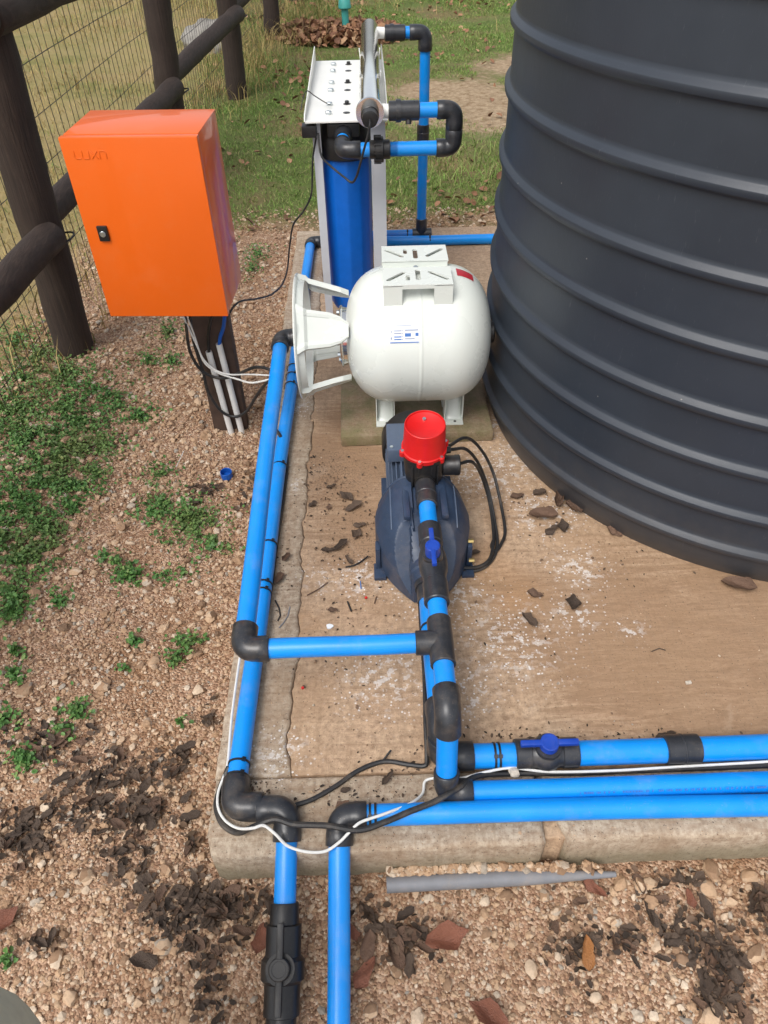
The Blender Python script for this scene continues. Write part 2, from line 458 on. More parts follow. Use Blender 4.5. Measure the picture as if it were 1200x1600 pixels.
class MB:
    def __init__(s):
        s.v = []
        s.f = []

    def ring(s, c, u, w, r, n, r2=None):
        i0 = len(s.v)
        r2 = r if r2 is None else r2
        for k in range(n):
            a = 2 * math.pi * k / n
            s.v.append(Vector(c) + u * (r * math.cos(a)) + w * (r2 * math.sin(a)))
        return list(range(i0, i0 + n))

    def bridge(s, a, b):
        n = len(a)
        for k in range(n):
            s.f.append((a[k], a[(k + 1) % n], b[(k + 1) % n], b[k]))

    def cyl(s, p0, p1, r0, r1=None, n=24, caps=True, bev=0.0):
        p0, p1 = Vector(p0), Vector(p1)
        r1 = r0 if r1 is None else r1
        d, u, w = perp(p1 - p0)
        L = (p1 - p0).length
        prof = [(0, r0), (L, r1)] if not bev else [(0, r0 - bev), (bev, r0), (L - bev, r1), (L, r1 - bev)]
        s.lathe(p0, d, prof, n, caps)
        return s

    def lathe(s, o, d, prof, n=24, caps=True):
        o = Vector(o)
        d, u, w = perp(d)
        rs = [s.ring(o + d * t, u, w, max(r, 1e-5), n) for t, r in prof]
        for a, b in zip(rs, rs[1:]):
            s.bridge(a, b)
        if caps:
            s.f.append(tuple(reversed(rs[0])))
            s.f.append(tuple(rs[-1]))
        return s

    def tube(s, pts, r, n=10, caps=True):
        pts = [Vector(p) for p in pts]
        rr = r if isinstance(r, (list, tuple)) else [r] * len(pts)
        prev = None
        u = None
        for i, p in enumerate(pts):
            t = (pts[min(i + 1, len(pts) - 1)] - pts[max(i - 1, 0)])
            if t.length < 1e-9:
                t = Vector((0, 0, 1))
            t.normalize()
            if u is None:
                _, u, _ = perp(t)
            u = (u - t * u.dot(t)).normalized()
            w = t.cross(u)
            cur = s.ring(p, u, w, rr[i], n)
            if prev:
                s.bridge(prev, cur)
            elif caps:
                s.f.append(tuple(reversed(cur)))
            prev = cur
        if caps:
            s.f.append(tuple(prev))
        return s

    def box(s, c, size, rz=0.0, bev=0.0, rot=None):
        c = Vector(c)
        mat = rot if rot is not None else Matrix.Rotation(rz, 3, 'Z')
        hx, hy, hz = (q / 2 for q in size)
        if not bev:
            i = len(s.v)
            for x, y, z in ((-1, -1, -1), (1, -1, -1), (1, 1, -1), (-1, 1, -1), (-1, -1, 1), (1, -1, 1), (1, 1, 1), (-1, 1, 1)):
                s.v.append(c + mat @ Vector((x * hx, y * hy, z * hz)))
            for q in ((0, 3, 2, 1), (4, 5, 6, 7), (0, 1, 5, 4), (1, 2, 6, 5), (2, 3, 7, 6), (3, 0, 4, 7)):
                s.f.append(tuple(i + k for k in q))
            return s
        bm = bmesh.new()
        bmesh.ops.create_cube(bm, size=1)
        for v in bm.verts:
            v.co = Vector((v.co.x * size[0], v.co.y * size[1], v.co.z * size[2]))
        bmesh.ops.bevel(bm, geom=bm.edges[:], offset=bev, segments=2, affect='EDGES', profile=0.6)
        i = len(s.v)
        for k, v in enumerate(bm.verts):
            v.index = k
            s.v.append(c + mat @ v.co)
        for f in bm.faces:
            s.f.append(tuple(i + v.index for v in f.verts))
        bm.free()
        return s

    def prism(s, poly, p0, ex, ey, ez, h):
        """polygon (a,b) in the plane p0 + a ex + b ey, extruded by h along ez"""
        i = len(s.v)
        n = len(poly)
        p0, ex, ey, ez = Vector(p0), Vector(ex), Vector(ey), Vector(ez)
        for k in (0, h):
            for a, b in poly:
                s.v.append(p0 + ex * a + ey * b + ez * k)
        s.f.append(tuple(i + k for k in reversed(range(n))))
        s.f.append(tuple(i + n + k for k in range(n)))
        for k in range(n):
            q = (k + 1) % n
            s.f.append((i + k, i + q, i + n + q, i + n + k))
        return s

    def grid(s, pts):
        """pts[i][j] sheet"""
        i0 = len(s.v)
        a, b = len(pts), len(pts[0])
        for row in pts:
            for p in row:
                s.v.append(Vector(p))
        for i in range(a - 1):
            for j in range(b - 1):
                q = i0 + i * b + j
                s.f.append((q, q + 1, q + b + 1, q + b))
        return s

    def build(s, name, mat, parent=None, angle=38, fixn=True, kind=None):
        me = bpy.data.meshes.new(name)
        if parent is not None:
            L = ORIGIN[parent.name]
        else:
            zs = min(v.z for v in s.v)
            L = Vector((sum(v.x for v in s.v) / len(s.v), sum(v.y for v in s.v) / len(s.v), zs))
        me.from_pydata([tuple(v - L) for v in s.v], [], s.f)
        if fixn:
            bm = bmesh.new()
            bm.from_mesh(me)
            bmesh.ops.recalc_face_normals(bm, faces=bm.faces[:])
            bm.to_mesh(me)
            bm.free()
        me.polygons.foreach_set('use_smooth', [True] * len(me.polygons))
        me.set_sharp_from_angle(angle=R(angle))
        me.materials.append(M[mat] if isinstance(mat, str) else mat)
        me.update()
        o = bpy.data.objects.new(name, me)
        col.objects.link(o)
        if parent is not None:
            o.parent = parent
        else:
            o.location = L
        ORIGIN[o.name] = L
        if kind:
            o['kind'] = kind
        return o


def tag(o, label, cat, group=None):
    o['label'] = label
    o['category'] = cat
    if group:
        o['group'] = group
    return o


def thing(name, label, cat, loc, group=None):
    o = bpy.data.objects.new(name, None)
    o.empty_display_size = 0.05
    col.objects.link(o)
    o.location = loc
    ORIGIN[o.name] = Vector(loc)
    return tag(o, label, cat, group)


def spline(pts, n=8):
    """Catmull-Rom through the points"""
    P = [Vector(p) for p in pts]
    P = [P[0] * 2 - P[1]] + P + [P[-1] * 2 - P[-2]]
    out = []
    for i in range(1, len(P) - 2):
        a, b, c, d = P[i - 1], P[i], P[i + 1], P[i + 2]
        for k in range(n):
            t = k / n
            out.append(0.5 * ((2 * b) + (c - a) * t + (2 * a - 5 * b + 4 * c - d) * t * t + (3 * b - 3 * c + d - a) * t ** 3))
    out.append(P[-2])
    return out


def cable(name, pts, r, mat, label, cat='cable', n=8):
    return tag(MB().tube(spline(pts), r, n).build(name, mat), label, cat)


# pipes and fittings ------------------------------------------------
PR, SR = 0.0198, 0.0245


def pipe(par, p0, p1, r=PR):
    p0, p1 = Vector(p0), Vector(p1)
    L = (p1 - p0).length
    if L < 0.3:
        return MB().cyl(p0, p1, r, n=32).build('pipe', 'pipe', par)
    d, u, w = perp(p1 - p0)
    ph = random.uniform(0, 6.3)
    k = int(L / 0.06)
    pts = [p0 + d * (L * i / k) + u * (0.0022 * math.sin(ph + 5.1 * L * i / k) * math.sin(math.pi * i / k)) + w * (0.0012 * math.sin(ph * 2 + 7.3 * L * i / k) * math.sin(math.pi * i / k)) for i in range(k + 1)]
    return MB().tube(pts, r, 32).build('pipe', 'pipe', par)


def elbow(par, corner, da, db, sr=SR, leg=0.045, lip=True):
    """90-degree (or so) socket elbow: straight mouth, bend, straight mouth"""
    c = Vector(corner)
    da, db = Vector(da).normalized(), Vector(db).normalized()
    br = sr * 1.02
    pts, rad = [], []
    tl = 0.022
    pts += [c + da * leg, c + da * (leg - 0.0015), c + da * max(leg - tl, br), c + da * br]
    rad += [sr - 0.0015, sr, sr, sr * 0.97]
    n = 9
    for k in range(1, n):
        t = k / n
        q = (c + da * br) * (1 - t) ** 2 + c * (2 * t * (1 - t)) + (c + db * br) * t ** 2
        pts.append(q)
        rad.append(sr * 0.97)
    pts += [c + db * br, c + db * max(leg - tl, br), c + db * (leg - 0.0015), c + db * leg]
    rad += [sr * 0.97, sr, sr, sr - 0.0015]
    cl, cr = [pts[0]], [rad[0]]
    for p, r_ in zip(pts[1:], rad[1:]):
        if (p - cl[-1]).length > 2e-4:
            cl.append(p)
            cr.append(r_)
    return MB().tube(cl, cr, 28).build('elbow', 'fit', par, 45)


def coupling(par, p0, p1, r=SR, name='coupling', mat='fit', mid=True):
    p0, p1 = Vector(p0), Vector(p1)
    L = (p1 - p0).length
    prof = [(0, r - 0.002), (0.0015, r), (L * 0.46, r), (L * 0.48, r + 0.0012), (L * 0.52, r + 0.0012), (L * 0.54, r), (L - 0.0015, r), (L, r - 0.002)]
    return MB().lathe(p0, p1 - p0, prof, 28).build(name, mat, par, 30)


def tee(par, p0, p1, c, db, leg=0.045, r=SR):
    mb = MB()
    mb.cyl(p0, p1, r, n=28, bev=0.0015)
    c = Vector(c)
    mb.cyl(c, c + Vector(db).normalized() * leg, r * 0.985, n=28, bev=0.0015)
    return mb.build('tee', 'fit', par, 35)


def tie(par, c, d, r):
    d, u, w = perp(d)
    c = Vector(c)
    mb = MB()
    o = c - d * 0.002
    mb.lathe(o, d, [(0, r), (0, r + 0.0016), (0.0042, r + 0.0016), (0.0042, r)], 24, caps=False)
    up = Vector((0, 0, 1)) - d * d.z
    up = up.normalized() if up.length > .1 else u
    side = d.cross(up)
    k = (up * 0.85 + side * 0.5).normalized()
    mb.box(c + k * (r + 0.003), (0.007, 0.007, 0.006), rot=Matrix((side.cross(k) if False else d, k.cross(d), k)).transposed())
    return mb.build('cable_tie', 'black', par)


# ================================================================== SETTING
def gz(x, y):
    """height of the ground"""
    ys = [-50, 0.0, 0.30, 0.54, 1.5, 3.4, 6.0, 60]
    zs = [-0.20, -0.20, -0.165, -0.105, -0.085, -0.048, -0.05, 0.3]
    z = np.interp(y, ys, zs)
    far = np.clip((np.asarray(y) - 3.5) / 3, 0, 1) + np.clip((-1.3 - np.asarray(x)) / 1.5, 0, 1)
    und = 0.004 * np.sin(np.asarray(x) * 9.1 + np.asarray(y) * 3.3) + 0.004 * np.sin(np.asarray(y) * 11.7 - np.asarray(x) * 5.0)
    und = und + far * (0.02 * np.sin(np.asarray(x) * 1.7 + 1.1) * np.sin(np.asarray(y) * 1.3) + 0.012 * np.sin(np.asarray(x) * 4.1 + np.asarray(y) * 3.7))
    return z + und


def fast_mesh(name, V, T, mat, kind='stuff', smooth=True, nv=3):
    me = bpy.data.meshes.new(name)
    V = np.asarray(V, np.float32)
    T = np.asarray(T, np.int32)
    me.vertices.add(len(V))
    me.vertices.foreach_set('co', V.ravel())
    me.loops.add(T.size)
    me.loops.foreach_set('vertex_index', T.ravel())
    me.polygons.add(len(T))
    me.polygons.foreach_set('loop_start', np.arange(0, T.size, nv, dtype=np.int32))
    me.polygons.foreach_set('use_smooth', np.full(len(T), smooth))
    me.update(calc_edges=True)
    me.validate()
    me.materials.append(M[mat])
    o = bpy.data.objects.new(name, me)
    col.objects.link(o)
    if kind:
        o['kind'] = kind
    return o


def build_ground():
    def axis(near0, near1, step, far):
        a = list(np.arange(near0, near1, step))
        s = step
        lo, hi = a[0], a[-1]
        while hi < far:
            s *= 1.25
            hi += s
            a.append(hi)
        s = step
        while lo > -far:
            s *= 1.25
            lo -= s
            a.insert(0, lo)
        return np.array(a)
    xs = axis(-2.2, 1.6, 0.03, 90)
    ys = axis(-0.2, 4.6, 0.03, 90)
    X, Y = np.meshgrid(xs, ys)
    Z = gz(X, Y)
    near = (X > -2.3) & (X < 1.7) & (Y > -0.4) & (Y < 5)
    Z = Z + near * rng.normal(0, 0.0018, Z.shape)
    inside = (X > -0.31) & (X < 2.3) & (Y > 0.60) & (Y < 3.34)
    Z = np.where(inside, -0.16, Z)
    V = np.stack([X, Y, Z], -1).reshape(-1, 3)
    nx = len(xs)
    i, j = np.meshgrid(np.arange(len(ys) - 1), np.arange(nx - 1), indexing='ij')
    q = (i * nx + j).ravel()
    T = np.stack([q, q + 1, q + nx + 1, q + nx], -1)
    fast_mesh('ground', V, T, 'ground', 'structure', True, 4)


build_ground()


def slab_piece(name, poly, zt, zb, bev, mat, parent):
    P = [Vector((x, y, 0)) for x, y in poly]
    n = len(P)
    area = sum(P[i].x * P[(i + 1) % n].y - P[(i + 1) % n].x * P[i].y for i in range(n))
    sgn = 1 if area > 0 else -1
    mb = MB()
    rings = []
    for inset, z in ((bev, zt), (bev * 0.3, zt - bev * 0.3), (0, zt - bev), (0, zb)):
        idx = []
        for i in range(n):
            e1 = (P[i] - P[i - 1]).normalized()
            e2 = (P[(i + 1) % n] - P[i]).normalized()
            t = (e1 + e2)
            t = t.normalized() if t.length > 1e-6 else e1
            nrm = Vector((-t.y, t.x, 0)) * sgn
            idx.append(len(mb.v))
            mb.v.append(Vector((P[i].x, P[i].y, z)) + nrm * inset)
        rings.append(idx)
    mb.f.append(tuple(rings[0]))
    for a, b in zip(rings, rings[1:]):
        mb.bridge(a, b)
    mb.f.append(tuple(reversed(rings[-1])))
    return mb.build(name, mat, parent, 50)


def wander(p0, p1, n, amp, seed):
    r_ = random.Random(seed)
    p0, p1 = Vector((*p0, 0)), Vector((*p1, 0))
    d = (p1 - p0).normalized()
    u = Vector((-d.y, d.x, 0))
    out, off = [], 0
    for k in range(n + 1):
        t = k / n
        off = off * 0.7 + r_.uniform(-amp, amp)
        q = p0.lerp(p1, t) + u * (off if 0 < k < n else 0)
        out.append((q.x, q.y))
    return out


slab = thing('concrete_slab', 'tan cracked concrete slab with pale edging under pump and tank', 'slab', (0.8, 1.95, -0.2))
X0, X1, Y0, Y1, YJ = -0.336, 2.35, 0.556, 3.37, 0.708
ckp = [G(*q) for q in ((456, 1206), (450, 1157), (454, 1120), (456, 1080), (465, 1036), (467, 973), (472, 911), (470, 860), (479, 790), (483, 720), (487, 690), (487, 655), (497, 560), (503, 455), (507, 420), (511, 385))]
crack = []
for a, b in zip(ckp, ckp[1:]):
    seg = wander((a.x, a.y), (b.x, b.y), max(3, int((b - a).length / 0.012)), 0.0042, int(a.y * 1000))
    crack += seg[:-1]
crack.append((ckp[-1].x, Y1))
crack[0] = (crack[0][0], YJ)
gap = [(x - 0.0006 - 0.0034 * abs(mnoise.noise(Vector((y * 17, 0.3, 0)))), y) for x, y in crack]
slab_piece('screed', crack + [(X1, Y1), (X1, YJ)], 0.0, -0.2, 0.0015, 'concrete', slab)
left_edge = wander((X0, Y1), (X0, YJ), 60, 0.002, 5)
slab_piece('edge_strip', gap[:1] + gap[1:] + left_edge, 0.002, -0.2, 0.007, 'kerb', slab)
fj = YJ - 0.0025
ka = [(X0 + 0.002, fj), (X0, 0.60), (X0 + 0.012, Y0 + 0.006)] + wander((X0 + 0.03, Y0), (0.283, Y0 + 0.004), 26, 0.0018, 9) + wander((0.289, Y0 + 0.01), (0.292, fj), 6, 0.003, 10)
slab_piece('joint_filler', [(p[0] - 0.02, p[1]) for p in crack[::6]] + [(p[0] + 0.02, p[1]) for p in crack[::-6]], -0.005, -0.19, 0.001, 'filler', slab)
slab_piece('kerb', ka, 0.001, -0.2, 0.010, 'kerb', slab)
kb = wander((0.298, fj), (0.322, Y0 + 0.03), 7, 0.003, 12) + wander((0.334, Y0 + 0.008), (X1, Y0 + 0.01), 40, 0.002, 13) + [(X1, fj)]
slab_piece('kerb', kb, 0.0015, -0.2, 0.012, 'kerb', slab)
slab_piece('joint_rubble', wander((0.286, Y0 + 0.02), (0.334, Y0 + 0.022), 8, 0.004, 3) + wander((0.318, 0.63), (0.288, 0.63), 5, 0.003, 4), -0.012, -0.2, 0.004, 'concrete', slab)
paver = MB()
paver.box((0.12, 1.920, 0.0188), (0.455, 0.335, 0.0364), rz=R(1.0), bev=0.006)
tag(paver.build('concrete_paver', 'paver'), 'mossy grey concrete paver under the cream pressure vessel', 'paver')


# ---------------------------------------------------------------- gravel (uncountable)
def ico(sub):
    bm = bmesh.new()
    bmesh.ops.create_icosphere(bm, subdivisions=sub, radius=1.0)
    v = np.array([list(q.co) for q in bm.verts])
    t = np.array([[w.index for w in f.verts] for f in bm.faces])
    bm.free()
    return v, t


I1, T1 = ico(1)
I2, T2 = ico(2)


def onslab(x, y, m=0.0):
    return (x > X0 - m) & (x < X1) & (y > Y0 - m) & (y < Y1 + m)


def pebbles(name, pts, size, base, tri, flat=0.65):
    n = len(pts)
    nv = len(base)
    S = size[:, None] * np.stack([rng.uniform(0.75, 1.25, n), rng.uniform(0.75, 1.25, n), rng.uniform(flat - 0.2, flat + 0.2, n)], -1)
    V = base[None] * (1 + rng.normal(0, 0.17, (n, nv, 1)))
    V = V * S[:, None, :]
    # random rotation: full about z, moderate tilt
    a = rng.uniform(0, 2 * np.pi, n)
    t = rng.normal(0, 0.45, n)
    ca, sa, ct, st = np.cos(a), np.sin(a), np.cos(t), np.sin(t)
    x = V[..., 0] * ct[:, None] + V[..., 2] * st[:, None]
    z = -V[..., 0] * st[:, None] + V[..., 2] * ct[:, None]
    y = V[..., 1]
    X = x * ca[:, None] - y * sa[:, None]
    Y = x * sa[:, None] + y * ca[:, None]
    V = np.stack([X, Y, z], -1) + pts[:, None, :]
    T = tri[None] + (np.arange(n) * nv)[:, None, None]
    return fast_mesh(name, V.reshape(-1, 3), T.reshape(-1, 3), 'pebble', 'stuff', False)


def sample_ground(n, x0, x1, y0, y1):
    x = rng.uniform(x0, x1, n)
    y = rng.uniform(y0, y1, n)
    d2 = x * x + y * y + 1.46 ** 2
    keep = rng.uniform(0, 1, n) < np.minimum(1, (2.6 / d2) ** 1.0)
    keep &= ~onslab(x, y, 0.004)
    return x[keep], y[keep]


def build_gravel():
    x, y = sample_ground(165000, -1.35, 1.15, 0.12, 3.75)
    keep = ~((x > 0.9) & (y > 0.6)) & ~((x > -0.33) & (y > 0.56) & (y < 3.37))
    x, y = x[keep], y[keep]
    pn = np.array([mnoise.noise(Vector((a * 3.1, b * 3.1, 0.3))) + 0.5 * mnoise.noise(Vector((a * 9, b * 9, 2.3))) for a, b in zip(x, y)])
    keep = rng.uniform(-0.9, 0.15, len(x)) < 0.35 - pn
    x, y = x[keep], y[keep]
    s = np.clip(rng.lognormal(math.log(0.0030), 0.42, len(x)), 0.0014, 0.0085)
    d = np.sqrt(x * x + y * y + 2.1)
    s = s * np.clip(d / 1.75, 1, 1.5)
    z = gz(x, y) + s * rng.uniform(-0.1, 0.75, len(x))
    pebbles('gravel', np.stack([x, y, z], -1), s, I1, T1).__setitem__('label', 'pinkish tan gravel covering the ground round the slab')
    x, y = sample_ground(3600, -1.3, 1.1, 0.12, 3.7)
    keep = ~((x > -0.33) & (y > 0.55) & (y < 3.37))
    x, y = x[keep], y[keep]
    s = np.clip(rng.lognormal(math.log(0.0064), 0.36, len(x)), 0.004, 0.015)
    z = gz(x, y) + s * rng.uniform(0.1, 0.6, len(x))
    pebbles('gravel', np.stack([x, y, z], -1), s, I2, T2).__setitem__('label', 'coarser pinkish stones strewn through the gravel')
    # gravel heaped against the kerb over the grey offcut
    n = 700
    x = rng.uniform(0.0, 0.40, n)
    y = 0.554 - np.abs(rng.normal(0, 0.0055, n))
    s = np.clip(rng.lognormal(math.log(0.0055), 0.3, n), 0.003, 0.011)
    keep = (x < 0.34) | (rng.uniform(0, 1, n) < 0.35)
    x, y, s = x[keep], y[keep], s[keep]
    n = len(x)
    z = -0.106 + (y - 0.53) * 0.9 + rng.uniform(0, 0.012, n)
    pebbles('gravel', np.stack([x, y, z], -1), s, I1, T1).__setitem__('label', 'small gravel heaped along the kerb behind the grey conduit')


build_gravel()


# ---------------------------------------------------------------- weeds and grass (uncountable)
def leaves_mesh(name, P, size, mat, tilt=0.6, aspect=0.6):
    """diamond leaves, folded along the midrib"""
    n = len(P)
    a = rng.uniform(0, 2 * np.pi, n)
    t = rng.normal(0.15, tilt, n)
    d = np.stack([np.cos(a) * np.cos(t), np.sin(a) * np.cos(t), np.sin(t)], -1)
    s = np.stack([-np.sin(a), np.cos(a), np.zeros(n)], -1)
    roll = rng.normal(0, 0.5, n)
    up = np.cross(d, s)
    s = s * np.cos(roll)[:, None] + up * np.sin(roll)[:, None]
    up = np.cross(d, s)
    L = size[:, None]
    fold = 0.14
    q = [P, P + d * L * 0.28 + s * L * aspect * 0.42 + up * L * fold, P + d * L * 0.72 + s * L * aspect * 0.40 + up * L * fold, P + d * L,
         P + d * L * 0.72 - s * L * aspect * 0.40 + up * L * fold, P + d * L * 0.28 - s * L * aspect * 0.42 + up * L * fold, P + d * L * 0.5]
    V = np.stack(q, 1)
    T = np.array([[0, 1, 6], [1, 2, 6], [2, 3, 6], [3, 4, 6], [4, 5, 6], [5, 0, 6]])
    T = T[None] + (np.arange(n) * 7)[:, None, None]
    return fast_mesh(name, V.reshape(-1, 3), T.reshape(-1, 3), mat, 'stuff', True)


def blades_mesh(name, P, h, w, mat, lean=0.5, droop=0.5):
    n = len(P)
    a = rng.uniform(0, 2 * np.pi, n)
    l = np.abs(rng.normal(0, lean, n)) + 0.08
    d = np.stack([np.cos(a) * np.sin(l), np.sin(a) * np.sin(l), np.cos(l)], -1)
    s = np.stack([-np.sin(a), np.cos(a), np.zeros(n)], -1)
    b = rng.uniform(0, 2 * np.pi, n)
    s = s * np.cos(b)[:, None] + np.stack([np.cos(a), np.sin(a), np.zeros(n)], -1) * np.sin(b)[:, None]
    h = h[:, None]
    w = w[:, None] if hasattr(w, '__len__') else w
    out = np.stack([np.cos(a), np.sin(a), np.zeros(n)], -1)
    m1 = P + d * h * 0.55
    tip = P + d * h + out * h * droop * 0.35 - np.array([0, 0, 1.0]) * h * droop * 0.12
    V = np.stack([P - s * w, P + s * w, m1 + s * w * 0.75, m1 - s * w * 0.75, tip], 1)
    T = np.array([[0, 1, 2], [0, 2, 3], [3, 2, 4]])[None] + (np.arange(n) * 5)[:, None, None]
    return fast_mesh(name, V.reshape(-1, 3), T.reshape(-1, 3), mat, 'stuff', True)


WEEDS = [(40, 600, 70, 600), (100, 640, 70, 800), (50, 690, 70, 900), (120, 700, 55, 700), (70, 750, 60, 800), (20, 780, 50, 500), (150, 610, 35, 280), (185, 650, 24, 160), (115, 760, 32, 260),
         (70, 830, 40, 420), (30, 880, 45, 520), (20, 930, 35, 300), (265, 530, 20, 160), (235, 572, 22, 160), (270, 570, 14, 80), (222, 652, 22, 230), (300, 815, 40, 620), (335, 850, 22, 160), (252, 790, 22, 220),
         (235, 800, 18, 140), (250, 742, 24, 130), (200, 897, 20, 260), (185, 880, 14, 60), (88, 935, 16, 110), (20, 955, 18, 160), (280, 1005, 18, 110), (275, 1025, 12, 50), (210, 998, 10, 60), (120, 1108, 18, 110),
         (95, 1140, 14, 80), (35, 1185, 18, 130), (10, 1125, 16, 150), (20, 1050, 14, 60), (190, 1040, 5, 14), (165, 870, 12, 40), (290, 895, 16, 50), (255, 900, 14, 40), (305, 1000, 12, 60), (20, 1015, 14, 70),
         (180, 700, 16, 100), (150, 740, 20, 120), (110, 790, 18, 90), (405, 408, 22, 160), (395, 432, 16, 90), (280, 1120, 5, 10), (0, 840, 30, 250), (5, 640, 60, 500), (0, 1490, 14, 30), (60, 560, 50, 500), (20, 540, 40, 400), (100, 590, 45, 500), (30, 650, 50, 500), (90, 720, 50, 450), (130, 660, 40, 350), (40, 800, 40, 300), (180, 625, 20, 150), (160, 700, 20, 120), (60, 870, 30, 250), (-60, 700, 70, 500), (-60, 850, 60, 300)]


def build_weeds():
    P, S = [], []
    for px, py, rp, cnt in WEEDS:
        for _ in range(int(cnt * 1.7)):
            a = random.uniform(0, 2 * math.pi)
            r_ = rp * abs(random.gauss(0, 0.75))
            q = G(px + r_ * math.cos(a) * 1.15, py + r_ * math.sin(a) * 0.85, -0.08)
            if onslab(q.x, q.y, 0.02):
                continue
            if mnoise.noise(Vector((q.x * 26, q.y * 26, 5.0))) < -0.22:
                continue
            z = float(gz(q.x, q.y))
            P.append((q.x, q.y, z + 0.003 + abs(random.gauss(0, 0.008))))
            S.append(random.uniform(0.006, 0.0145))
    o = leaves_mesh('weeds', np.array(P), np.array(S), 'weed', 0.45, 0.75)
    o['label'] = 'low green clover-like weeds growing in patches through the gravel'


build_weeds()


def build_grass():
    # green turf behind the slab
    n = 230000
    x = rng.uniform(-1.3, 2.6, n)
    y = rng.uniform(3.5, 11.5, n)
    dens = np.array([mnoise.noise(Vector((a * 1.4, b * 1.1, 3.7))) + 0.7 * mnoise.noise(Vector((a * 5, b * 4, 1.2))) for a, b in zip(x, y)])
    sand = np.zeros(n, bool)
    for cx, cy, r_ in [(0.60, 5.8, 0.40), (0.95, 5.4, 0.55), (1.25, 6.6, 0.35), (0.45, 5.3, 0.25)]:
        sand |= np.hypot(x - cx, y - cy) < r_ * (1 + 1.2 * dens)
    edge = 3.66 - 0.30 * dens
    keep = (rng.uniform(-0.95, 0.3, n) < dens) & ~sand & (y > edge) & ((x > -1.0) | (y > 5.0))
    keep &= ~((np.hypot(x + 0.2, y - 7.9) < 0.6))
    x, y = x[keep], y[keep]
    P = np.stack([x, y, gz(x, y) - 0.004], -1)
    h = rng.uniform(0.010, 0.034, len(x))
    o = blades_mesh('grass', P, h, 0.0022, 'grass', 0.75, 0.8)
    o['label'] = 'short patchy green grass behind the slab'
    # dry field beyond the fence and around the fence line
    n = 90000
    x = rng.uniform(-6.5, -1.15, n)
    y = rng.uniform(2.1, 13, n)
    dens = np.array([mnoise.noise(Vector((a * 0.9, b * 0.8, 8.7))) for a, b in zip(x, y)])
    keep = rng.uniform(-0.7, 0.5, n) < dens
    x, y = x[keep], y[keep]
    P = np.stack([x, y, gz(x, y) - 0.004], -1)
    h = rng.uniform(0.02, 0.07, len(x))
    o = blades_mesh('dry_grass', P, h, 0.0026, 'dry', 0.8, 1.0)
    o['label'] = 'dry straw-coloured grass of the field beyond the fence'
    # tall dry tufts along the fence line and tall stems
    P, H = [], []
    for cx, cy, sd, cnt, hh in [(-1.0, 6.1, 0.20, 500, 0.24), (-1.0, 6.8, 0.22, 700, 0.28), (-0.95, 7.6, 0.25, 700, 0.3), (-1.15, 5.4, 0.15, 200, 0.2), (-0.75, 8.6, 0.35, 800, 0.32), (-1.3, 4.6, 0.12, 120, 0.2),
                                (-1.2, 2.75, 0.18, 90, 0.22), (-1.25, 2.3, 0.1, 50, 0.2), (-1.9, 9.5, 0.6, 900, 0.4), (-0.2, 9.6, 0.7, 900, 0.3)]:
        for _ in range(int(cnt * 0.6)):
            a, b = random.gauss(cx, sd), random.gauss(cy, sd)
            P.append((a, b, float(gz(a, b)) - 0.004))
            H.append(random.uniform(0.40, 0.9) * hh)
    o = blades_mesh('tall_grass', np.array(P), np.array(H), 0.0022, 'dry', 0.35, 1.1)
    o['label'] = 'tall dry grass tufts along the fence line'
    # sparse stems in the turf beside the tank
    P, H = [], []
    for _ in range(900):
        a, b = random.gauss(0.62, 0.35), random.gauss(4.15, 0.35)
        if b < 3.72:
            continue
        P.append((a, b, float(gz(a, b)) - 0.004))
        H.append(random.uniform(0.03, 0.12))
    o = blades_mesh('tall_grass', np.array(P), np.array(H), 0.0022, 'grass', 0.5, 1.0)
    o['label'] = 'longer green grass growing just behind the riser pipe'


build_grass()


def build_litter():
    # brown leaf litter scattered over the turf, thicker far off and along the back edge of the slab
    n = 5200
    x = rng.uniform(-1.2, 2.4, n)
    y = rng.uniform(3.5, 11.5, n)
    dens = np.array([mnoise.noise(Vector((a * 1.2, b * 1.0, 21.0))) for a, b in zip(x, y)])
    keep = rng.uniform(-0.2, 1.0, n) < dens + np.clip((y - 8.3) / 2.0, 0, 1) * 0.9 + np.clip((3.75 - y) * 6, 0, 1)
    x, y = x[keep], y[keep]
    P = np.stack([x, y, gz(x, y) + 0.012], -1)
    o = leaves_mesh('leaf_litter', P, rng.uniform(0.025, 0.06, len(x)), 'litter', 0.4, 0.75)
    o['label'] = 'brown fallen leaves scattered over the grass behind the slab'
    n = 2300
    a = rng.uniform(0, 2 * np.pi, n)
    r_ = np.sqrt(rng.uniform(0, 1, n))
    x = -0.2 + 0.62 * r_ * np.cos(a)
    y = 7.95 + 0.55 * r_ * np.sin(a)
    hh = 0.07 * (1 - r_ ** 1.3)
    P = np.stack([x, y, gz(x, y) + hh * rng.uniform(0.6, 1.1, n) + 0.01], -1)
    o = leaves_mesh('leaf_pile', P, rng.uniform(0.04, 0.085, n), 'litter', 0.5, 0.75)
    o['label'] = 'heap of brown dead leaves raked up on the grass'


build_litter()


# ================================================================== FENCE AND BACKGROUND THINGS
def fence_x(y):
    return -1.127 + 0.06 * (y - 2.49)


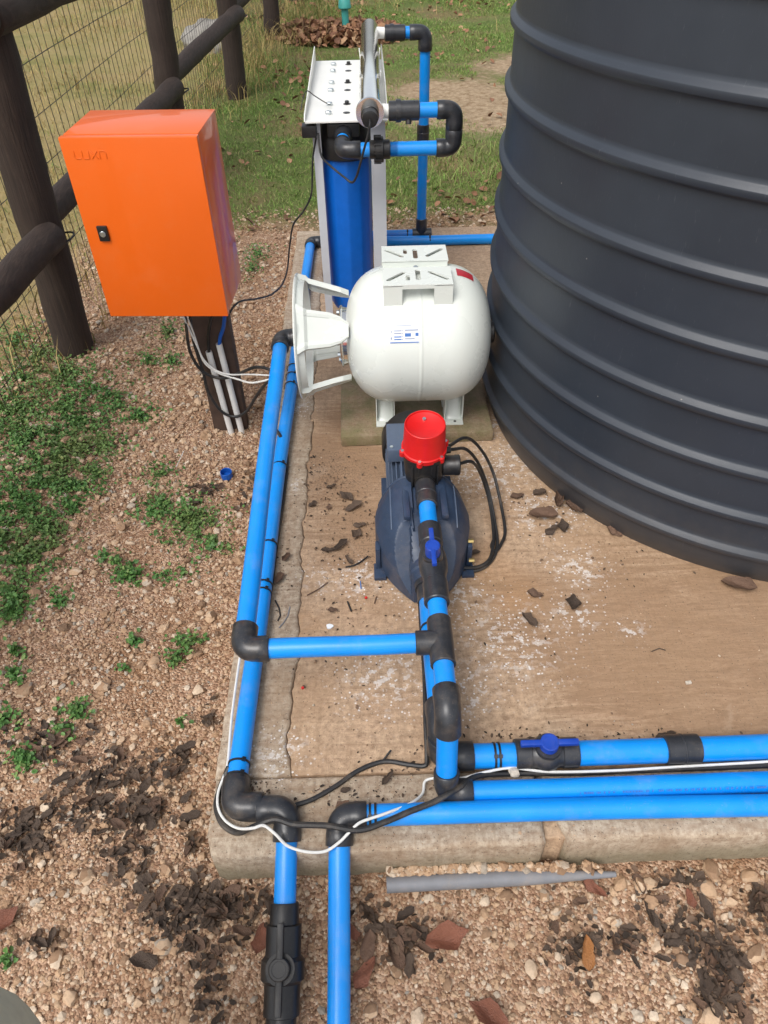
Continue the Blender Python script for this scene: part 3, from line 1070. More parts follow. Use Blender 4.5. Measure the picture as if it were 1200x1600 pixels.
def log(name, p0, p1, r0, r1, par, seed, n=18, seg=14):
    r_ = random.Random(seed)
    p0, p1 = Vector(p0), Vector(p1)
    d, u, w = perp(p1 - p0)
    L = (p1 - p0).length
    pts, rad = [], []
    for k in range(seg + 1):
        t = k / seg
        pts.append(p0 + d * (L * t) + u * r_.uniform(-1, 1) * r0 * 0.05 + w * r_.uniform(-1, 1) * r0 * 0.05)
        rad.append((r0 + (r1 - r0) * t) * r_.uniform(0.97, 1.03))
    pts = [p0 - d * 0.006] + pts + [p1 + d * 0.006]
    rad = [r0 * 0.88] + rad + [r1 * 0.88]
    mb = MB().tube(pts, rad, n)
    for v in mb.v:
        nz = mnoise.noise(v * 14 + Vector((seed, 0, 0)))
        c = p0 + d * (v - p0).dot(d)
        v += (v - c) * nz * 0.06
    return mb.build(name, 'wood', par, 50)


fence = thing('post_and_rail_fence', 'dark brown log fence with wire mesh beside the orange box', 'fence', (-1.1, 2.5, -0.08))
FY = [0.72, 2.49, 4.22, 5.98, 7.8, 9.6]
for i, y in enumerate(FY):
    x = fence_x(y)
    log('post', (x - 0.02, y, -0.35), (x + (0.075 if i < 3 else 0.02), y - 0.02, 1.22), 0.073 if i != 2 else 0.066, 0.066, fence, 30 + i)
for i in range(len(FY) - 1):
    ya, yb = FY[i], FY[i + 1]
    za = 0.335 + 0.025 * ya * 0.8
    zb = 0.335 + 0.025 * yb * 0.8
    log('rail', (fence_x(ya) - 0.01, ya + 0.05, za), (fence_x(yb) + 0.070, yb - 0.055, zb), 0.048, 0.050, fence, 60 + i)
    log('rail', (fence_x(ya) + 0.125, ya - 0.15, 1.040 - 0.012 * ya), (fence_x(yb) + 0.125, yb - 0.17, 1.040 - 0.012 * yb), 0.054, 0.050, fence, 80 + i)
mb = MB()
for yy in np.arange(0.8, 10.0, 0.058):
    x = fence_x(yy) - 0.085
    j = random.gauss(0, 0.006)
    z0 = float(gz(x, yy)) - 0.01
    mb.tube([(x, yy, z0), (x + 0.004, yy + j, 0.5), (x, yy + j * 1.5, 1.12)], 0.0014, 4, caps=False)
for zz in (0.02, 0.17, 0.32, 0.47, 0.62, 0.77, 0.92, 1.08):
    mb.tube([(fence_x(y) - 0.0855 + random.gauss(0, 0.002), y, zz + 0.006 * math.sin(y * 2.1 + zz * 9)) for y in np.arange(0.8, 10.0, 0.3)], 0.0016, 4, caps=False)
mb.build('wire_mesh', 'cable', fence, fixn=False)
for i in (1, 2, 3):
    y = FY[i]
    x = fence_x(y)
    z = 0.335 + 0.02 * y
    mb = MB()
    loop = []
    for k in range(25):
        a = 2 * math.pi * k / 24
        loop.append((x + 0.022 + 0.104 * math.cos(a), y - 0.012 + 0.080 * math.sin(a), z - 0.05 + 0.03 * math.cos(a)))
    mb.tube(loop, 0.0035, 6, caps=False)
    mb.build('tie_wire', 'cable', fence)

mb = MB()
bc = Vector((-1.34, 7.55, 0.00))
bv, bt = ico(4)
i0 = 0
for q in bv:
    v = Vector(q)
    s_ = 1 + 0.28 * mnoise.noise(v * 1.6) + 0.12 * mnoise.noise(v * 4.1)
    mb.v.append(bc + Vector((v.x * 0.23, v.y * 0.3, v.z * 0.17)) * s_)
mb.f = [tuple(int(k) for k in t) for t in bt]
M['boulder'] = simple('grey_rock', (0.24, 0.225, 0.20), 0.9, var=0.35, scale=12, bump=0.8, bscale=40, bdist=0.01)
tag(mb.build('boulder', 'boulder', angle=60), 'rough grey boulder in the dry grass behind the fence', 'boulder')
sp = F(540, 24, 7.95)
mb = MB()
mb.cyl((sp.x, 7.95, -0.1), (sp.x - 0.02, 7.98, 0.75), 0.032, 0.030, 16)
mb.cyl((sp.x - 0.005, 7.955, 0.16), (sp.x - 0.006, 7.957, 0.24), 0.058, 0.05, 16, bev=0.006)
tag(mb.build('garden_standpipe', 'tealpipe'), 'turquoise painted standpipe rising from the heap of leaves', 'pipe')

# ================================================================== WATER TANK
tank = thing('water_tank', 'large slate grey ribbed plastic water tank standing on the slab', 'tank', (1.18, 1.94, 0.0))
TC = Vector((1.18, 1.94, 0))
RZ = [0.098, 0.205, 0.327, 0.452, 0.595, 0.734, 0.888, 1.029, 1.175, 1.32, 1.465, 1.61]


def twall(z):
    return 0.83 - 0.022 * max(0, 1 - z / 0.09) ** 2


NS = 160
bands = MB()
prev = 0.0
for i, z in enumerate(RZ):
    hi, lo = z + 0.022, z - 0.020
    zs = np.linspace(prev, lo, 6)
    bands.lathe(TC, (0, 0, 1), [(a, twall(a)) for a in zs], NS, caps=False)
    prev = hi
    rb = MB()
    w = twall
    prof = [(lo, w(lo)), (lo + 0.004, w(lo) + 0.0008), (z - 0.0125, w(z) + 0.004), (z - 0.0115, w(z) + 0.0104), (z - 0.0095, w(z) + 0.0120), (z + 0.0020, w(z) + 0.0130), (z + 0.0034, w(z) + 0.0124),
            (z + 0.0110, w(z) + 0.0024), (z + 0.0140, w(z) + 0.0006), (hi, w(hi))]
    rb.lathe(TC, (0, 0, 1), prof, NS, caps=False)
    rb.build('rib', 'tank', tank, 42)
bands.lathe(TC, (0, 0, 1), [(prev, 0.83), (1.72, 0.83), (1.76, 0.82), (1.80, 0.79), (1.92, 0.55), (1.98, 0.30), (2.0, 0.22)], NS, caps=False)
bands.lathe(TC, (0, 0, 1), [(0.0, 0.0001), (0.0, 0.808)], NS, caps=False)
bands.build('shell', 'tank', tank, 60)
MB().lathe(TC + Vector((0, 0, 1.99)), (0, 0, 1), [(0, 0.22), (0.005, 0.235), (0.05, 0.235), (0.06, 0.22), (0.065, 0.001)], 64).build('lid', 'black', tank)

# ================================================================== PRESSURE VESSEL
VC = Vector((0.128, 1.872, 0.302))
VR = 0.188
ves = thing('pressure_vessel', 'cream enamelled pressure vessel lying on its side on the paver', 'vessel', (0.128, 1.872, 0.037))
xl, xr = -0.077, 0.329
prof = []
for k in range(13):
    a = math.pi / 2 * k / 12
    prof.append((xl + 0.125 - 0.125 * math.cos(a), VR * (math.sin(a) ** 0.72) if k else 0.0))
prof = [(p, r) for p, r in prof]
mid = (xl + xr) / 2
prof += [(xl + 0.135, VR), (mid - 0.03, VR), (mid - 0.008, VR), (mid - 0.0035, VR + 0.0001), (mid - 0.002, VR + 0.0009), (mid + 0.002, VR + 0.0009), (mid + 0.0035, VR + 0.0001), (mid + 0.008, VR), (mid + 0.03, VR), (xr - 0.135, VR)]
for k in range(12, -1, -1):
    a = math.pi / 2 * k / 12
    prof.append((xr - 0.125 + 0.125 * math.cos(a), VR * (math.sin(a) ** 0.72) if k else 0.0))
MB().lathe((0, VC.y, VC.z), (1, 0, 0), prof, 72, caps=False).build('body', 'vessel', ves, 60)


def vpatch(mb, x0, x1, a0, a1, off, n=6, m=2):
    """curved patch on the vessel: angle from horizontal front (-y) upwards, degrees"""
    pts = []
    for i in range(m + 1):
        x = x0 + (x1 - x0) * i / m
        pts.append([(x, VC.y - (VR + off) * math.cos(R(a0 + (a1 - a0) * j / n)), VC.z + (VR + off) * math.sin(R(a0 + (a1 - a0) * j / n))) for j in range(n + 1)])
    mb.grid(pts)


# rating sticker : find its place on the cylinder
SX0, SX1, SA0, SA1 = 0.042, 0.120, 22.5, 38.0
mb = MB()
vpatch(mb, SX0, SX1, SA0, SA1, 0.0008)
stk = mb.build('sticker', 'stickerwhite', ves)


def sbox(u0, u1, v0, v1, mat):
    mb = MB()
    vpatch(mb, SX0 + (SX1 - SX0) * u0, SX0 + (SX1 - SX0) * u1, SA0 + (SA1 - SA0) * v0, SA0 + (SA1 - SA0) * v1, 0.0013, 3, 1)
    mb.build('print', mat, stk)


sbox(0.02, 0.98, 0.02, 0.07, 'stickerblue')
for v in (0.17, 0.30, 0.47, 0.60):
    sbox(0.16, 0.40, v, v + 0.055, 'stickerblue' if v < 0.4 else 'stickergrey')
    sbox(0.41, 0.46, v + 0.01, v + 0.045, 'stickergrey')
sbox(0.52, 0.97, 0.62, 0.68, 'stickergrey')
sbox(0.52, 0.72, 0.33, 0.50, 'stickerblue')
sbox(0.87, 0.97, 0.35, 0.51, 'stickerblue')
sbox(0.52, 0.84, 0.20, 0.25, 'stickergrey')
sbox(0.05, 0.08, 0.52, 0.64, 'stickergrey')
sbox(0.04, 0.09, 0.20, 0.32, 'stickergrey')
sbox(0.2, 0.75, 0.86, 0.89, 'stickergrey')
# the red sticker on the far shoulder
mb = MB()
pts = []
for i in range(5):
    k = 10.6 - 3.0 * i / 4
    a = math.pi / 2 * k / 12
    x = xr - 0.125 + 0.126 * math.cos(a)
    r_ = VR * (math.sin(a) ** 0.72) + 0.0009
    pts.append([(x, VC.y - r_ * math.cos(R(t)), VC.z + r_ * math.sin(R(t))) for t in (82, 86, 90, 94)])
mb.grid(pts).build('sticker', 'stickerred', ves)

# slotted pump platform on top of the vessel
zp = VC.z + VR + 0.016
for (ya, yb) in ((VC.y - 0.115, VC.y - 0.012), (VC.y + 0.028, VC.y + 0.125)):
    bm = bmesh.new()
    x0, x1 = 0.030, 0.208
    yc = (ya + yb) / 2
    hy = (yb - ya)

    def slot(cx, cy, L, w, ang, n=5):
        out = []
        for s_ in (1, -1):
            for k in range(n + 1):
                a = -math.pi / 2 + math.pi * k / n
                lx = s_ * (L / 2 - w / 2) + s_ * math.cos(a) * w / 2
                ly = s_ * math.sin(a) * w / 2
                out.append((cx + lx * math.cos(ang) - ly * math.sin(ang), cy + lx * math.sin(ang) + ly * math.cos(ang)))
        return out
    flip = 1 if ya < VC.y - 0.05 else -1
    holes = [slot(x0 + 0.034, yc, 0.070, 0.0115, R(45) * flip), slot(x1 - 0.034, yc, 0.070, 0.0115, -R(45) * flip), slot(x0 + 0.091, yc + 0.006 * flip, 0.060, 0.013, R(90)), slot(x0 + 0.064, yc - 0.010 * flip, 0.030, 0.0105, R(90))]
    outer = [(x0, ya), (x1, ya), (x1, yb), (x0, yb)]
    edges = []
    for loop in [outer] + holes:
        vs_ = [bm.verts.new((x, y, 0)) for x, y in loop]
        for k in range(len(vs_)):
            edges.append(bm.edges.new((vs_[k], vs_[(k + 1) % len(vs_)])))
    bmesh.ops.triangle_fill(bm, use_beauty=True, use_dissolve=False, edges=edges)
    res = bmesh.ops.extrude_face_region(bm, geom=bm.faces[:])
    for v in [q for q in res['geom'] if isinstance(q, bmesh.types.BMVert)]:
        v.co.z -= 0.004
    bmesh.ops.recalc_face_normals(bm, faces=bm.faces[:])
    mb = MB()
    for k, v in enumerate(bm.verts):
        v.index = k
        mb.v.append(Vector((v.co.x, v.co.y, zp + v.co.z)))
    mb.f = [tuple(v.index for v in f.verts) for f in bm.faces]
    bm.free()
    # front/back skirts with the arch cut out: two legs
    ye = ya if ya < VC.y - 0.05 else yb
    zl = VC.z + math.sqrt(VR ** 2 - (ye - VC.y) ** 2) - 0.004
    for xa, xb in ((x0, x0 + 0.048), (x1 - 0.048, x1)):
        mb.box(((xa + xb) / 2, ye + (0.002 if ye == ya else -0.002), (zl + zp - 0.002) / 2), (xb - xa, 0.004, zp - zl - 0.003))
    mb.box(((x0 + x1) / 2, ye + (0.0021 if ye == ya else -0.0021), zp - 0.006), (x1 - x0 - 0.09, 0.004, 0.010))
    yi = yb if ye == ya else ya
    zi = VC.z + math.sqrt(VR ** 2 - (yi - VC.y) ** 2) - 0.003
    mb.box(((x0 + x1) / 2, yi + (-0.002 if ye == ya else 0.002), (zi + zp - 0.003) / 2), (x1 - x0 - 0.004, 0.004, zp - zi - 0.003))
    mb.build('pump_platform', 'vessel', ves)
MB().cyl((0.119, VC.y + 0.008, VC.z + VR - 0.003), (0.119, VC.y + 0.008, VC.z + VR + 0.009), 0.007, n=16, bev=0.001).build('air_valve', 'zinc', ves)
# feet
PT = 0.037
for cx in (0.030, 0.235):
    for yo in (-1, 1):
        mb = MB()
        y_out = VC.y + yo * 0.052
        zt = VC.z - math.sqrt(VR ** 2 - 0.05 ** 2) + 0.010
        pts = [[(cx - 0.024, VC.y + yo * 0.022, zt), (cx - 0.012, VC.y + yo * 0.026, zt + 0.002), (cx + 0.012, VC.y + yo * 0.026, zt + 0.002), (cx + 0.024, VC.y + yo * 0.022, zt)],
               [(cx - 0.024, y_out - yo * 0.012, PT + 0.011), (cx - 0.013, y_out - yo * 0.004, PT + 0.013), (cx + 0.013, y_out - yo * 0.004, PT + 0.013), (cx + 0.024, y_out - yo * 0.012, PT + 0.011)],
               [(cx - 0.026, y_out, PT + 0.005), (cx - 0.013, y_out + yo * 0.004, PT + 0.005), (cx + 0.013, y_out + yo * 0.004, PT + 0.005), (cx + 0.026, y_out, PT + 0.005)]]
        mb.grid(pts)
        mb.box((cx, y_out + yo * 0.010, PT + 0.0025), (0.056, 0.034, 0.004))
        hw = (zt - PT) / 2
        mb.box((cx - 0.0265, VC.y + yo * 0.035, PT + hw), (0.003, 0.045, hw * 2 - 0.004))
        mb.box((cx + 0.0265, VC.y + yo * 0.035, PT + hw), (0.003, 0.045, hw * 2 - 0.004))
        ft = mb.build('foot', 'vessel', ves)
        if yo < 0:
            MB().cyl((cx + 0.004, VC.y - 0.066, PT + 0.004), (cx + 0.004, VC.y - 0.066, PT + 0.0057), 0.0042, n=12).build('bolt_hole', 'black', ft)
# steel flange and port on the left head
fl = MB().lathe((-0.092, VC.y, VC.z), (1, 0, 0), [(0, 0.03), (0, 0.082), (0.003, 0.086), (0.006, 0.086), (0.008, 0.082), (0.028, 0.078)], 48).build('flange', 'steel', ves)
for k in range(6):
    a = 2 * math.pi * k / 6 + 0.3
    MB().cyl((-0.100, VC.y + 0.068 * math.cos(a), VC.z + 0.068 * math.sin(a)), (-0.091, VC.y + 0.068 * math.cos(a), VC.z + 0.068 * math.sin(a)), 0.006, n=6).build('bolt', 'zinc', fl)
MB().cyl((xr - 0.006, VC.y, VC.z), (xr + 0.014, VC.y, VC.z), 0.030, n=24, bev=0.003).build('end_cap', 'black', ves)
# cast base ring with four tapered legs
RX, RR = -0.205, 0.166
ringm = MB().lathe((RX, VC.y, VC.z), (1, 0, 0), [(-0.004, RR + 0.006), (-0.001, RR + 0.008), (0.003, RR + 0.006), (0.005, RR - 0.002), (0.022, RR - 0.010), (0.022, RR - 0.014), (0.0, RR - 0.010), (-0.003, RR - 0.006), (-0.004, RR + 0.006)], 72, caps=False).build('base_ring', 'vessel', ves, 50)
for k, ang in enumerate((37, 127, 217, 307)):
    a = R(ang)
    ra = Vector((0, -math.cos(a), math.sin(a)))
    ta = Vector((0, math.sin(a), math.cos(a)))
    c0 = VC.copy()
    rows = []
    # (x, radius, half width)
    st = [(RX + 0.004, RR - 0.002, 0.068), (RX + 0.024, RR - 0.005, 0.056), (RX + 0.032, RR - 0.013, 0.053), (RX + 0.090, RR - 0.029, 0.046), (RX + 0.118, RR - 0.036, 0.036), (RX + 0.140, RR - 0.042, 0.018)]
    for x, r_, hw in st:
        row = []
        for u_, dr in ((-1, -0.012), (-0.97, -0.002), (-0.8, 0.0), (-0.66, -0.002), (-0.62, -0.004), (0.62, -0.004), (0.66, -0.002), (0.8, 0.0), (0.97, -0.002), (1, -0.012)):
            inner = dr if (dr != -0.004 or 0.02 < x - RX < 0.11) else -0.001
            q = Vector((x, VC.y, VC.z)) + ra * (r_ + inner) + ta * (hw * u_)
            row.append(q)
        rows.append(row)
    mb = MB()
    mb.grid(rows)
    back = [[q - ra * 0.004 for q in row] for row in rows]
    mb.grid([list(reversed(r_)) for r_ in back])
    n_ = len(rows[0])
    m_ = len(rows)
    tot = n_ * m_
    for i in range(m_ - 1):
        f0, b0 = i * n_, tot + i * n_
        mb.f.append((f0, f0 + n_, b0 + n_ + n_ - 1, b0 + n_ - 1))
        mb.f.append((f0 + n_ - 1, b0, b0 + n_, f0 + 2 * n_ - 1))
    mb.build('leg', 'vessel', ves, 14)

# ================================================================== CONTROL BOX ON ITS POST
bx0, bx1, bz0, bz1 = -0.674, -0.368, 0.449, 0.876
cbox = thing('control_box', 'orange steel electrical control box mounted on a brown post', 'box', (-0.52, 1.742, bz0))
cbox.rotation_euler.z = R(-3.2)
MB().box(((bx0 + bx1) / 2 + 0.001, 1.8535, (bz0 + bz1) / 2 + 0.001), (bx1 - bx0 - 0.005, 0.1885, bz1 - bz0 - 0.003), bev=0.003).build('body', 'orange', cbox)
door = MB().box(((bx0 + bx1) / 2, 1.7465, (bz0 + bz1) / 2 - 0.001), (bx1 - bx0, 0.019, bz1 - bz0), bev=0.003).build('door', 'orange', cbox)
lk = F(161, 366, 1.737)
lock = MB().box((lk.x, 1.735, lk.z), (0.024, 0.008, 0.036), bev=0.002).build('lock', 'black', door)
MB().cyl((lk.x, 1.7315, lk.z), (lk.x, 1.7285, lk.z), 0.007, n=20, bev=0.0006).build('keyhole', 'zinc', cbox)
lg0 = F(113, 238, 1.737)
mb = MB()


def stroke(x0, y0, x1, y1, w=0.0026):
    a = Vector((lg0.x + x0, 1.7365, lg0.z + y0))
    b_ = Vector((lg0.x + x1, 1.7365, lg0.z + y1))
    d = (b_ - a)
    L = d.length + w * 0.9
    ang = math.atan2(d.z, d.x)
    mb.box((a + b_) / 2 + Vector((0, 0.0006, 0)), (L, 0.0026, w), rot=Matrix.Rotation(-ang, 3, 'Y'), bev=0.0011)


hL = 0.0155
wl = 0.0135
for ox in (0.0, 0.0175):
    stroke(ox, 0, ox, -hL + 0.003)
    stroke(ox, -hL + 0.003, ox + 0.003, -hL)
    stroke(ox + 0.003, -hL, ox + wl, -hL)
stroke(0.0325, 0, 0.0325, -hL)
stroke(0.038, 0, 0.052, -hL)
stroke(0.052, 0, 0.038, -hL)
stroke(0.0565, 0, 0.0565, -hL)
stroke(0.0565, 0, 0.068, 0)
stroke(0.068, 0, 0.071, -0.003)
stroke(0.071, -0.003, 0.071, -hL)
mb.build('embossed_lettering', 'orange', door)
M['board'] = simple('brown_board', (0.060, 0.036, 0.026), 0.7, var=0.35, scale=25, bump=0.4, bscale=80)
post = MB().box((-0.473, 1.975, 0.20), (0.108, 0.05, 0.90), rz=R(2), bev=0.004)
tag(post.build('post', 'board'), 'dark brown timber post carrying the orange box', 'post')
for nm, (ta, tb, ba, bb), lab in (('conduit', (326, 549, 359, 668), 'shorter white conduit tube on the brown post, left of two'), ('conduit', (342, 537, 375, 664), 'longer white conduit tube on the brown post, right of two')):
    a = F(ta, tb, 1.938)
    b_ = F(ba, bb, 1.936)
    d = (b_ - a).normalized()
    mb = MB()
    mb.lathe(a, d, [(0.02, 0.007), (0.0, 0.0075), (0.0, 0.0095), ((b_ - a).length + 0.06, 0.0095)], 20)
    tag(mb.build(nm, 'conduit'), lab, 'conduit')

# ================================================================== FILTER STAND WITH STERILISER
stand = thing('filter_stand', 'white metal stand holding three blue filter housings behind the vessel', 'filter stand', (-0.07, 2.85, 0))
PX0, PX1, PY0, PY1, PZ = -0.188, 0.062, 2.452, 3.25, 0.702
mb = MB()
mb.box(((PX0 + PX1) / 2, (PY0 + PY1) / 2, PZ), (PX1 - PX0, PY1 - PY0, 0.004))
plate = mb.build('plate', 'white', stand)
mb = MB()
mb.prism([(PY0 + 0.004, 0), (PY1, 0), (PY1, 0.048), (PY0 + 0.02, 0.016)], (PX0 - 0.003, 0, PZ + 0.002), (0, 1, 0), (0, 0, 1), (1, 0, 0), 0.003)
mb.build('flange', 'white', plate)
mb = MB()
mb.prism([(PY0 + 0.0, 0), (PY1, 0), (PY1, 0.05), (PY0 + 0.25, 0.05), (PY0 + 0.1, 0.028)], (PX1, 0, PZ + 0.002), (0, 1, 0), (0, 0, 1), (1, 0, 0), 0.003)
mb.build('flange', 'white', plate)
for k in range(3):
    yc = 2.575 + k * 0.27
    for dy in (-0.045, 0.055):
        o = MB().cyl((-0.118, yc + dy, PZ + 0.0021), (-0.118, yc + dy, PZ + 0.011), 0.0105, n=6, bev=0.001).build('bolt', 'zinc', plate)
        MB().cyl((-0.062, yc + dy + 0.01, PZ + 0.0021), (-0.062, yc + dy + 0.01, PZ + 0.0034), 0.011 if dy < 0 else 0.012, n=16).build('slot', 'black', plate)
        if dy > 0:
            MB().cyl((-0.062, yc + dy + 0.01, PZ + 0.0021), (-0.062, yc + dy + 0.01, PZ + 0.012), 0.007, n=8, bev=0.001).build('bolt', 'black', plate)
    hc = (-0.073, yc, 0)
    head = MB()
    head.lathe((hc[0], hc[1], 0), (0, 0, 1), [(0.575, 0.088), (0.58, 0.094), (0.635, 0.096), (0.645, 0.090), (0.672, 0.086), (0.6995, 0.080)], 48)
    head.box((hc[0], hc[1], 0.672), (0.10, 0.21, 0.04), bev=0.006)
    hd = head.build('filter_head', 'black', stand)
    sm = MB()
    n = 72
    rows = []
    for z, s_ in ((0.577, 0.90), (0.574, 0.985), (0.55, 1.0), (0.30, 0.965), (0.10, 0.93), (0.06, 0.90), (0.045, 0.80)):
        rows.append([(hc[0] + 0.083 * s_ * (1 + (0.022 if (j % 6) < 2 else 0.0)) * math.cos(2 * math.pi * j / n), hc[1] + 0.083 * s_ * (1 + (0.022 if (j % 6) < 2 else 0)) * math.sin(2 * math.pi * j / n), z) for j in range(n + 1)])
    sm.grid(rows)
    sm.build('filter_sump', 'bigblue', stand, 25)
# dark lug at the near left corner under the plate
MB().box((-0.178, 2.475, 0.675), (0.045, 0.045, 0.034), bev=0.004).build('bracket_lug', 'black', stand)
for lx, ly, wdt in ((-0.158, 2.49, 0.026), (0.034, 2.49, 0.046), (-0.158, 3.235, 0.03), (0.034, 3.235, 0.03)):
    mb = MB()
    mb.box((lx, ly, 0.348), (wdt, 0.003, 0.69))
    sg = -1 if lx < -0.07 else 1
    mb.box((lx + sg * (wdt / 2 - 0.0015), ly + (0.0225 if ly < 2.8 else -0.0225), 0.348), (0.003, 0.042, 0.69))
    mb.box((lx, ly + (0.02 if ly < 2.8 else -0.02), 0.003), (wdt + 0.01, 0.05, 0.004))
    mb.build('leg', 'greywhite', stand)

U0, U1 = Vector((0.010, 2.325, 0.757)), Vector((0.021, 3.30, 0.800))
uv = thing('steriliser', 'polished steel steriliser tube lying along the white plate', 'steriliser', tuple(U0))
ud = (U1 - U0).normalized()
MB().lathe(U0, ud, [(0.012, 0.030), (0.013, 0.0315), ((U1 - U0).length - 0.012, 0.0315), ((U1 - U0).length - 0.004, 0.028), ((U1 - U0).length, 0.018)], 40).build('tube', 'steel', uv, 30)
MB().lathe(U0, ud, [(0.0, 0.028), (0.0, 0.040), (0.003, 0.041), (0.010, 0.041), (0.012, 0.034)], 40).build('end_flange', 'steel', uv, 30)
nut = MB().lathe(U0 - ud * 0.055, ud, [(0, 0.017), (0.002, 0.0225), (0.03, 0.0235), (0.032, 0.026), (0.055, 0.026)], 32).build('lamp_cap', 'black', uv, 30)
MB().cyl(U0 + Vector((0.028, 0.04, -0.004)), U0 + Vector((0.056, 0.04, -0.006)), 0.019, n=24).build('port', 'white', uv)
pf = U1 - ud * 0.06
MB().cyl(pf + Vector((0.027, 0, -0.004)), pf + Vector((0.056, 0, -0.006)), 0.019, n=24).build('port', 'white', uv)
for t in (0.35, 0.62):
    c = U0.lerp(U1, t)
    mb = MB()
    arc = [c + Vector((0.036 * math.cos(R(a)), 0, 0.036 * math.sin(R(a)))) for a in range(-150, -29, 10)]
    arc = [arc[0] + Vector((-0.004, 0, 0.035))] + arc + [arc[-1] + Vector((0.004, 0, 0.035))]
    for q in range(len(arc) - 1):
        mb.box((arc[q] + arc[q + 1]) / 2, ((arc[q + 1] - arc[q]).length + 0.002, 0.03, 0.003), rot=Matrix.Rotation(-math.atan2((arc[q + 1] - arc[q]).z, (arc[q + 1] - arc[q]).x), 3, 'Y'))
    mb.box((c.x, c.y, (c.z - 0.036 + PZ) / 2), (0.03, 0.028, c.z - 0.036 - PZ - 0.004))
    mb.build('saddle_clamp', 'white', uv)

# plumbing from the filter outlet up to the near port of the steriliser
loop = thing('filter_outlet_pipe', 'blue pipe loop with union joining the filter to the steriliser', 'pipe', (0.1, 2.36, 0.645))
ZT, ZB, YL, XR = 0.752, 0.648, 2.362, 0.258
s2 = 0.0255
MB().lathe((-0.074, 2.46, ZB + 0.012), (0, -1, 0), [(-0.02, 0.028), (0.0, 0.028), (0.01, 0.024), (0.03, 0.0225)], 28).build('nipple', 'fit', loop)
pipe(loop, (-0.075, 2.44, ZB + 0.01), (-0.076, 2.39, ZB), 0.0205)
elbow(loop, (-0.076, YL, ZB), (0, 1, 0.08), (1, 0, 0), s2, 0.055)
pipe(loop, (-0.04, YL, ZB), (0.09, YL, ZB), 0.0205)
un = MB().lathe((0.006, YL, ZB), (1, 0, 0), [(0, 0.024), (0.002, 0.026), (0.018, 0.026), (0.018, 0.036), (0.040, 0.036), (0.042, 0.034), (0.042, 0.027), (0.06, 0.027), (0.062, 0.024)], 20).build('union', 'black', loop, 25)
for k in range(10):
    a = 2 * math.pi * k / 10
    MB().box((0.030, YL + 0.0365 * math.cos(a), ZB + 0.0365 * math.sin(a)), (0.022, 0.006, 0.005), rot=Matrix.Rotation(a, 3, 'X')).build('grip_rib', 'black', un)
pipe(loop, (0.06, YL, ZB), (XR - 0.03, YL, ZB), 0.0205)
elbow(loop, (XR, YL, ZB), (-1, 0, 0), (0, 0, 1), s2, 0.052)
elbow(loop, (XR, YL, ZT), (-1, 0, 0), (0, 0, -1), s2, 0.0525)
pipe(loop, (XR - 0.04, YL, ZT), (0.13, YL, ZT), 0.0205)
MB().lathe((0.064, YL, ZT), (1, 0, 0), [(0, 0.022), (0.002, 0.0265), (0.022, 0.0265), (0.022, 0.0305), (0.036, 0.0305), (0.036, 0.0265), (0.088, 0.0265), (0.09, 0.024)], 24).build('coupling', 'fit', loop, 25)
MB().cyl((0.122, YL - 0.010, ZT - 0.02), (0.122, YL - 0.014, ZT - 0.033), 0.009, n=12, bev=0.001).build('drain_plug', 'fit', loop)

# riser from the back pipe to the far port
ris = thing('riser_pipe', 'tall blue riser pipe standing behind the stand and filter loop', 'pipe', (0.222, 3.245, 0.0))
XZ = 0.228
zt = pf.z - 0.006
yr = pf.y
pipe(ris, (XZ, yr, 0.05), (XZ + 0.002, yr, zt - 0.03))
coupling(ris, (XZ, yr, 0.412), (XZ, yr, 0.475))
elbow(ris, (XZ + 0.002, yr, zt), (0, 0, -1), (-1, 0, 0), 0.0265, 0.06)
pipe(ris, (XZ - 0.03, yr, zt), (XZ - 0.09, yr, zt), 0.0205)
MB().lathe((0.077, yr, zt), (1, 0, 0), [(0, 0.022), (0.002, 0.0265), (0.02, 0.0265), (0.02, 0.0295), (0.034, 0.0295), (0.034, 0.0265), (0.075, 0.0265), (0.077, 0.024)], 24).build('coupling', 'fit', ris, 25)
tee(ris, (XZ - 0.04, yr, 0.026), (XZ + 0.045, yr, 0.026), (XZ, yr, 0.026), (0, 0, 1), 0.07)
pipe(ris, (XZ - 0.04, yr, 0.026), (-0.10, yr, 0.026))
tie(ris, (XZ - 0.062, yr, 0.026), (1, 0, 0), PR + 0.0005)

bkp = thing('back_pipe', 'blue pipe lying across the back of the slab to the tank', 'pipe', (0.15, 3.19, 0.0))
pipe(bkp, (-0.21, 3.19, 0.0215), (0.62, 3.175, 0.0215), 0.0212)
tie(bkp, (0.262, 3.1815, 0.0215), (1, 0, 0), 0.0215)


# ================================================================== PUMP
PXC = 0.108
pump = thing('water_pump', 'navy blue electric water pump standing on the slab', 'pump', (PXC, 1.38, 0.0))
# hood: a height field over a plan that narrows to the nose
YN, YR = 1.128, 1.385


def hood_w(y):
    return float(np.interp(y, [1.128, 1.145, 1.17, 1.20, 1.24, 1.29, 1.33, 1.36, 1.385], [0.030, 0.046, 0.066, 0.086, 0.104, 0.115, 0.117, 0.112, 0.100]))


def hood_h(y):
    return float(np.interp(y, [1.128, 1.15, 1.18, 1.22, 1.26, 1.30, 1.34, 1.372, 1.385], [0.085, 0.115, 0.142, 0.165, 0.183, 0.195, 0.203, 0.203, 0.192]))


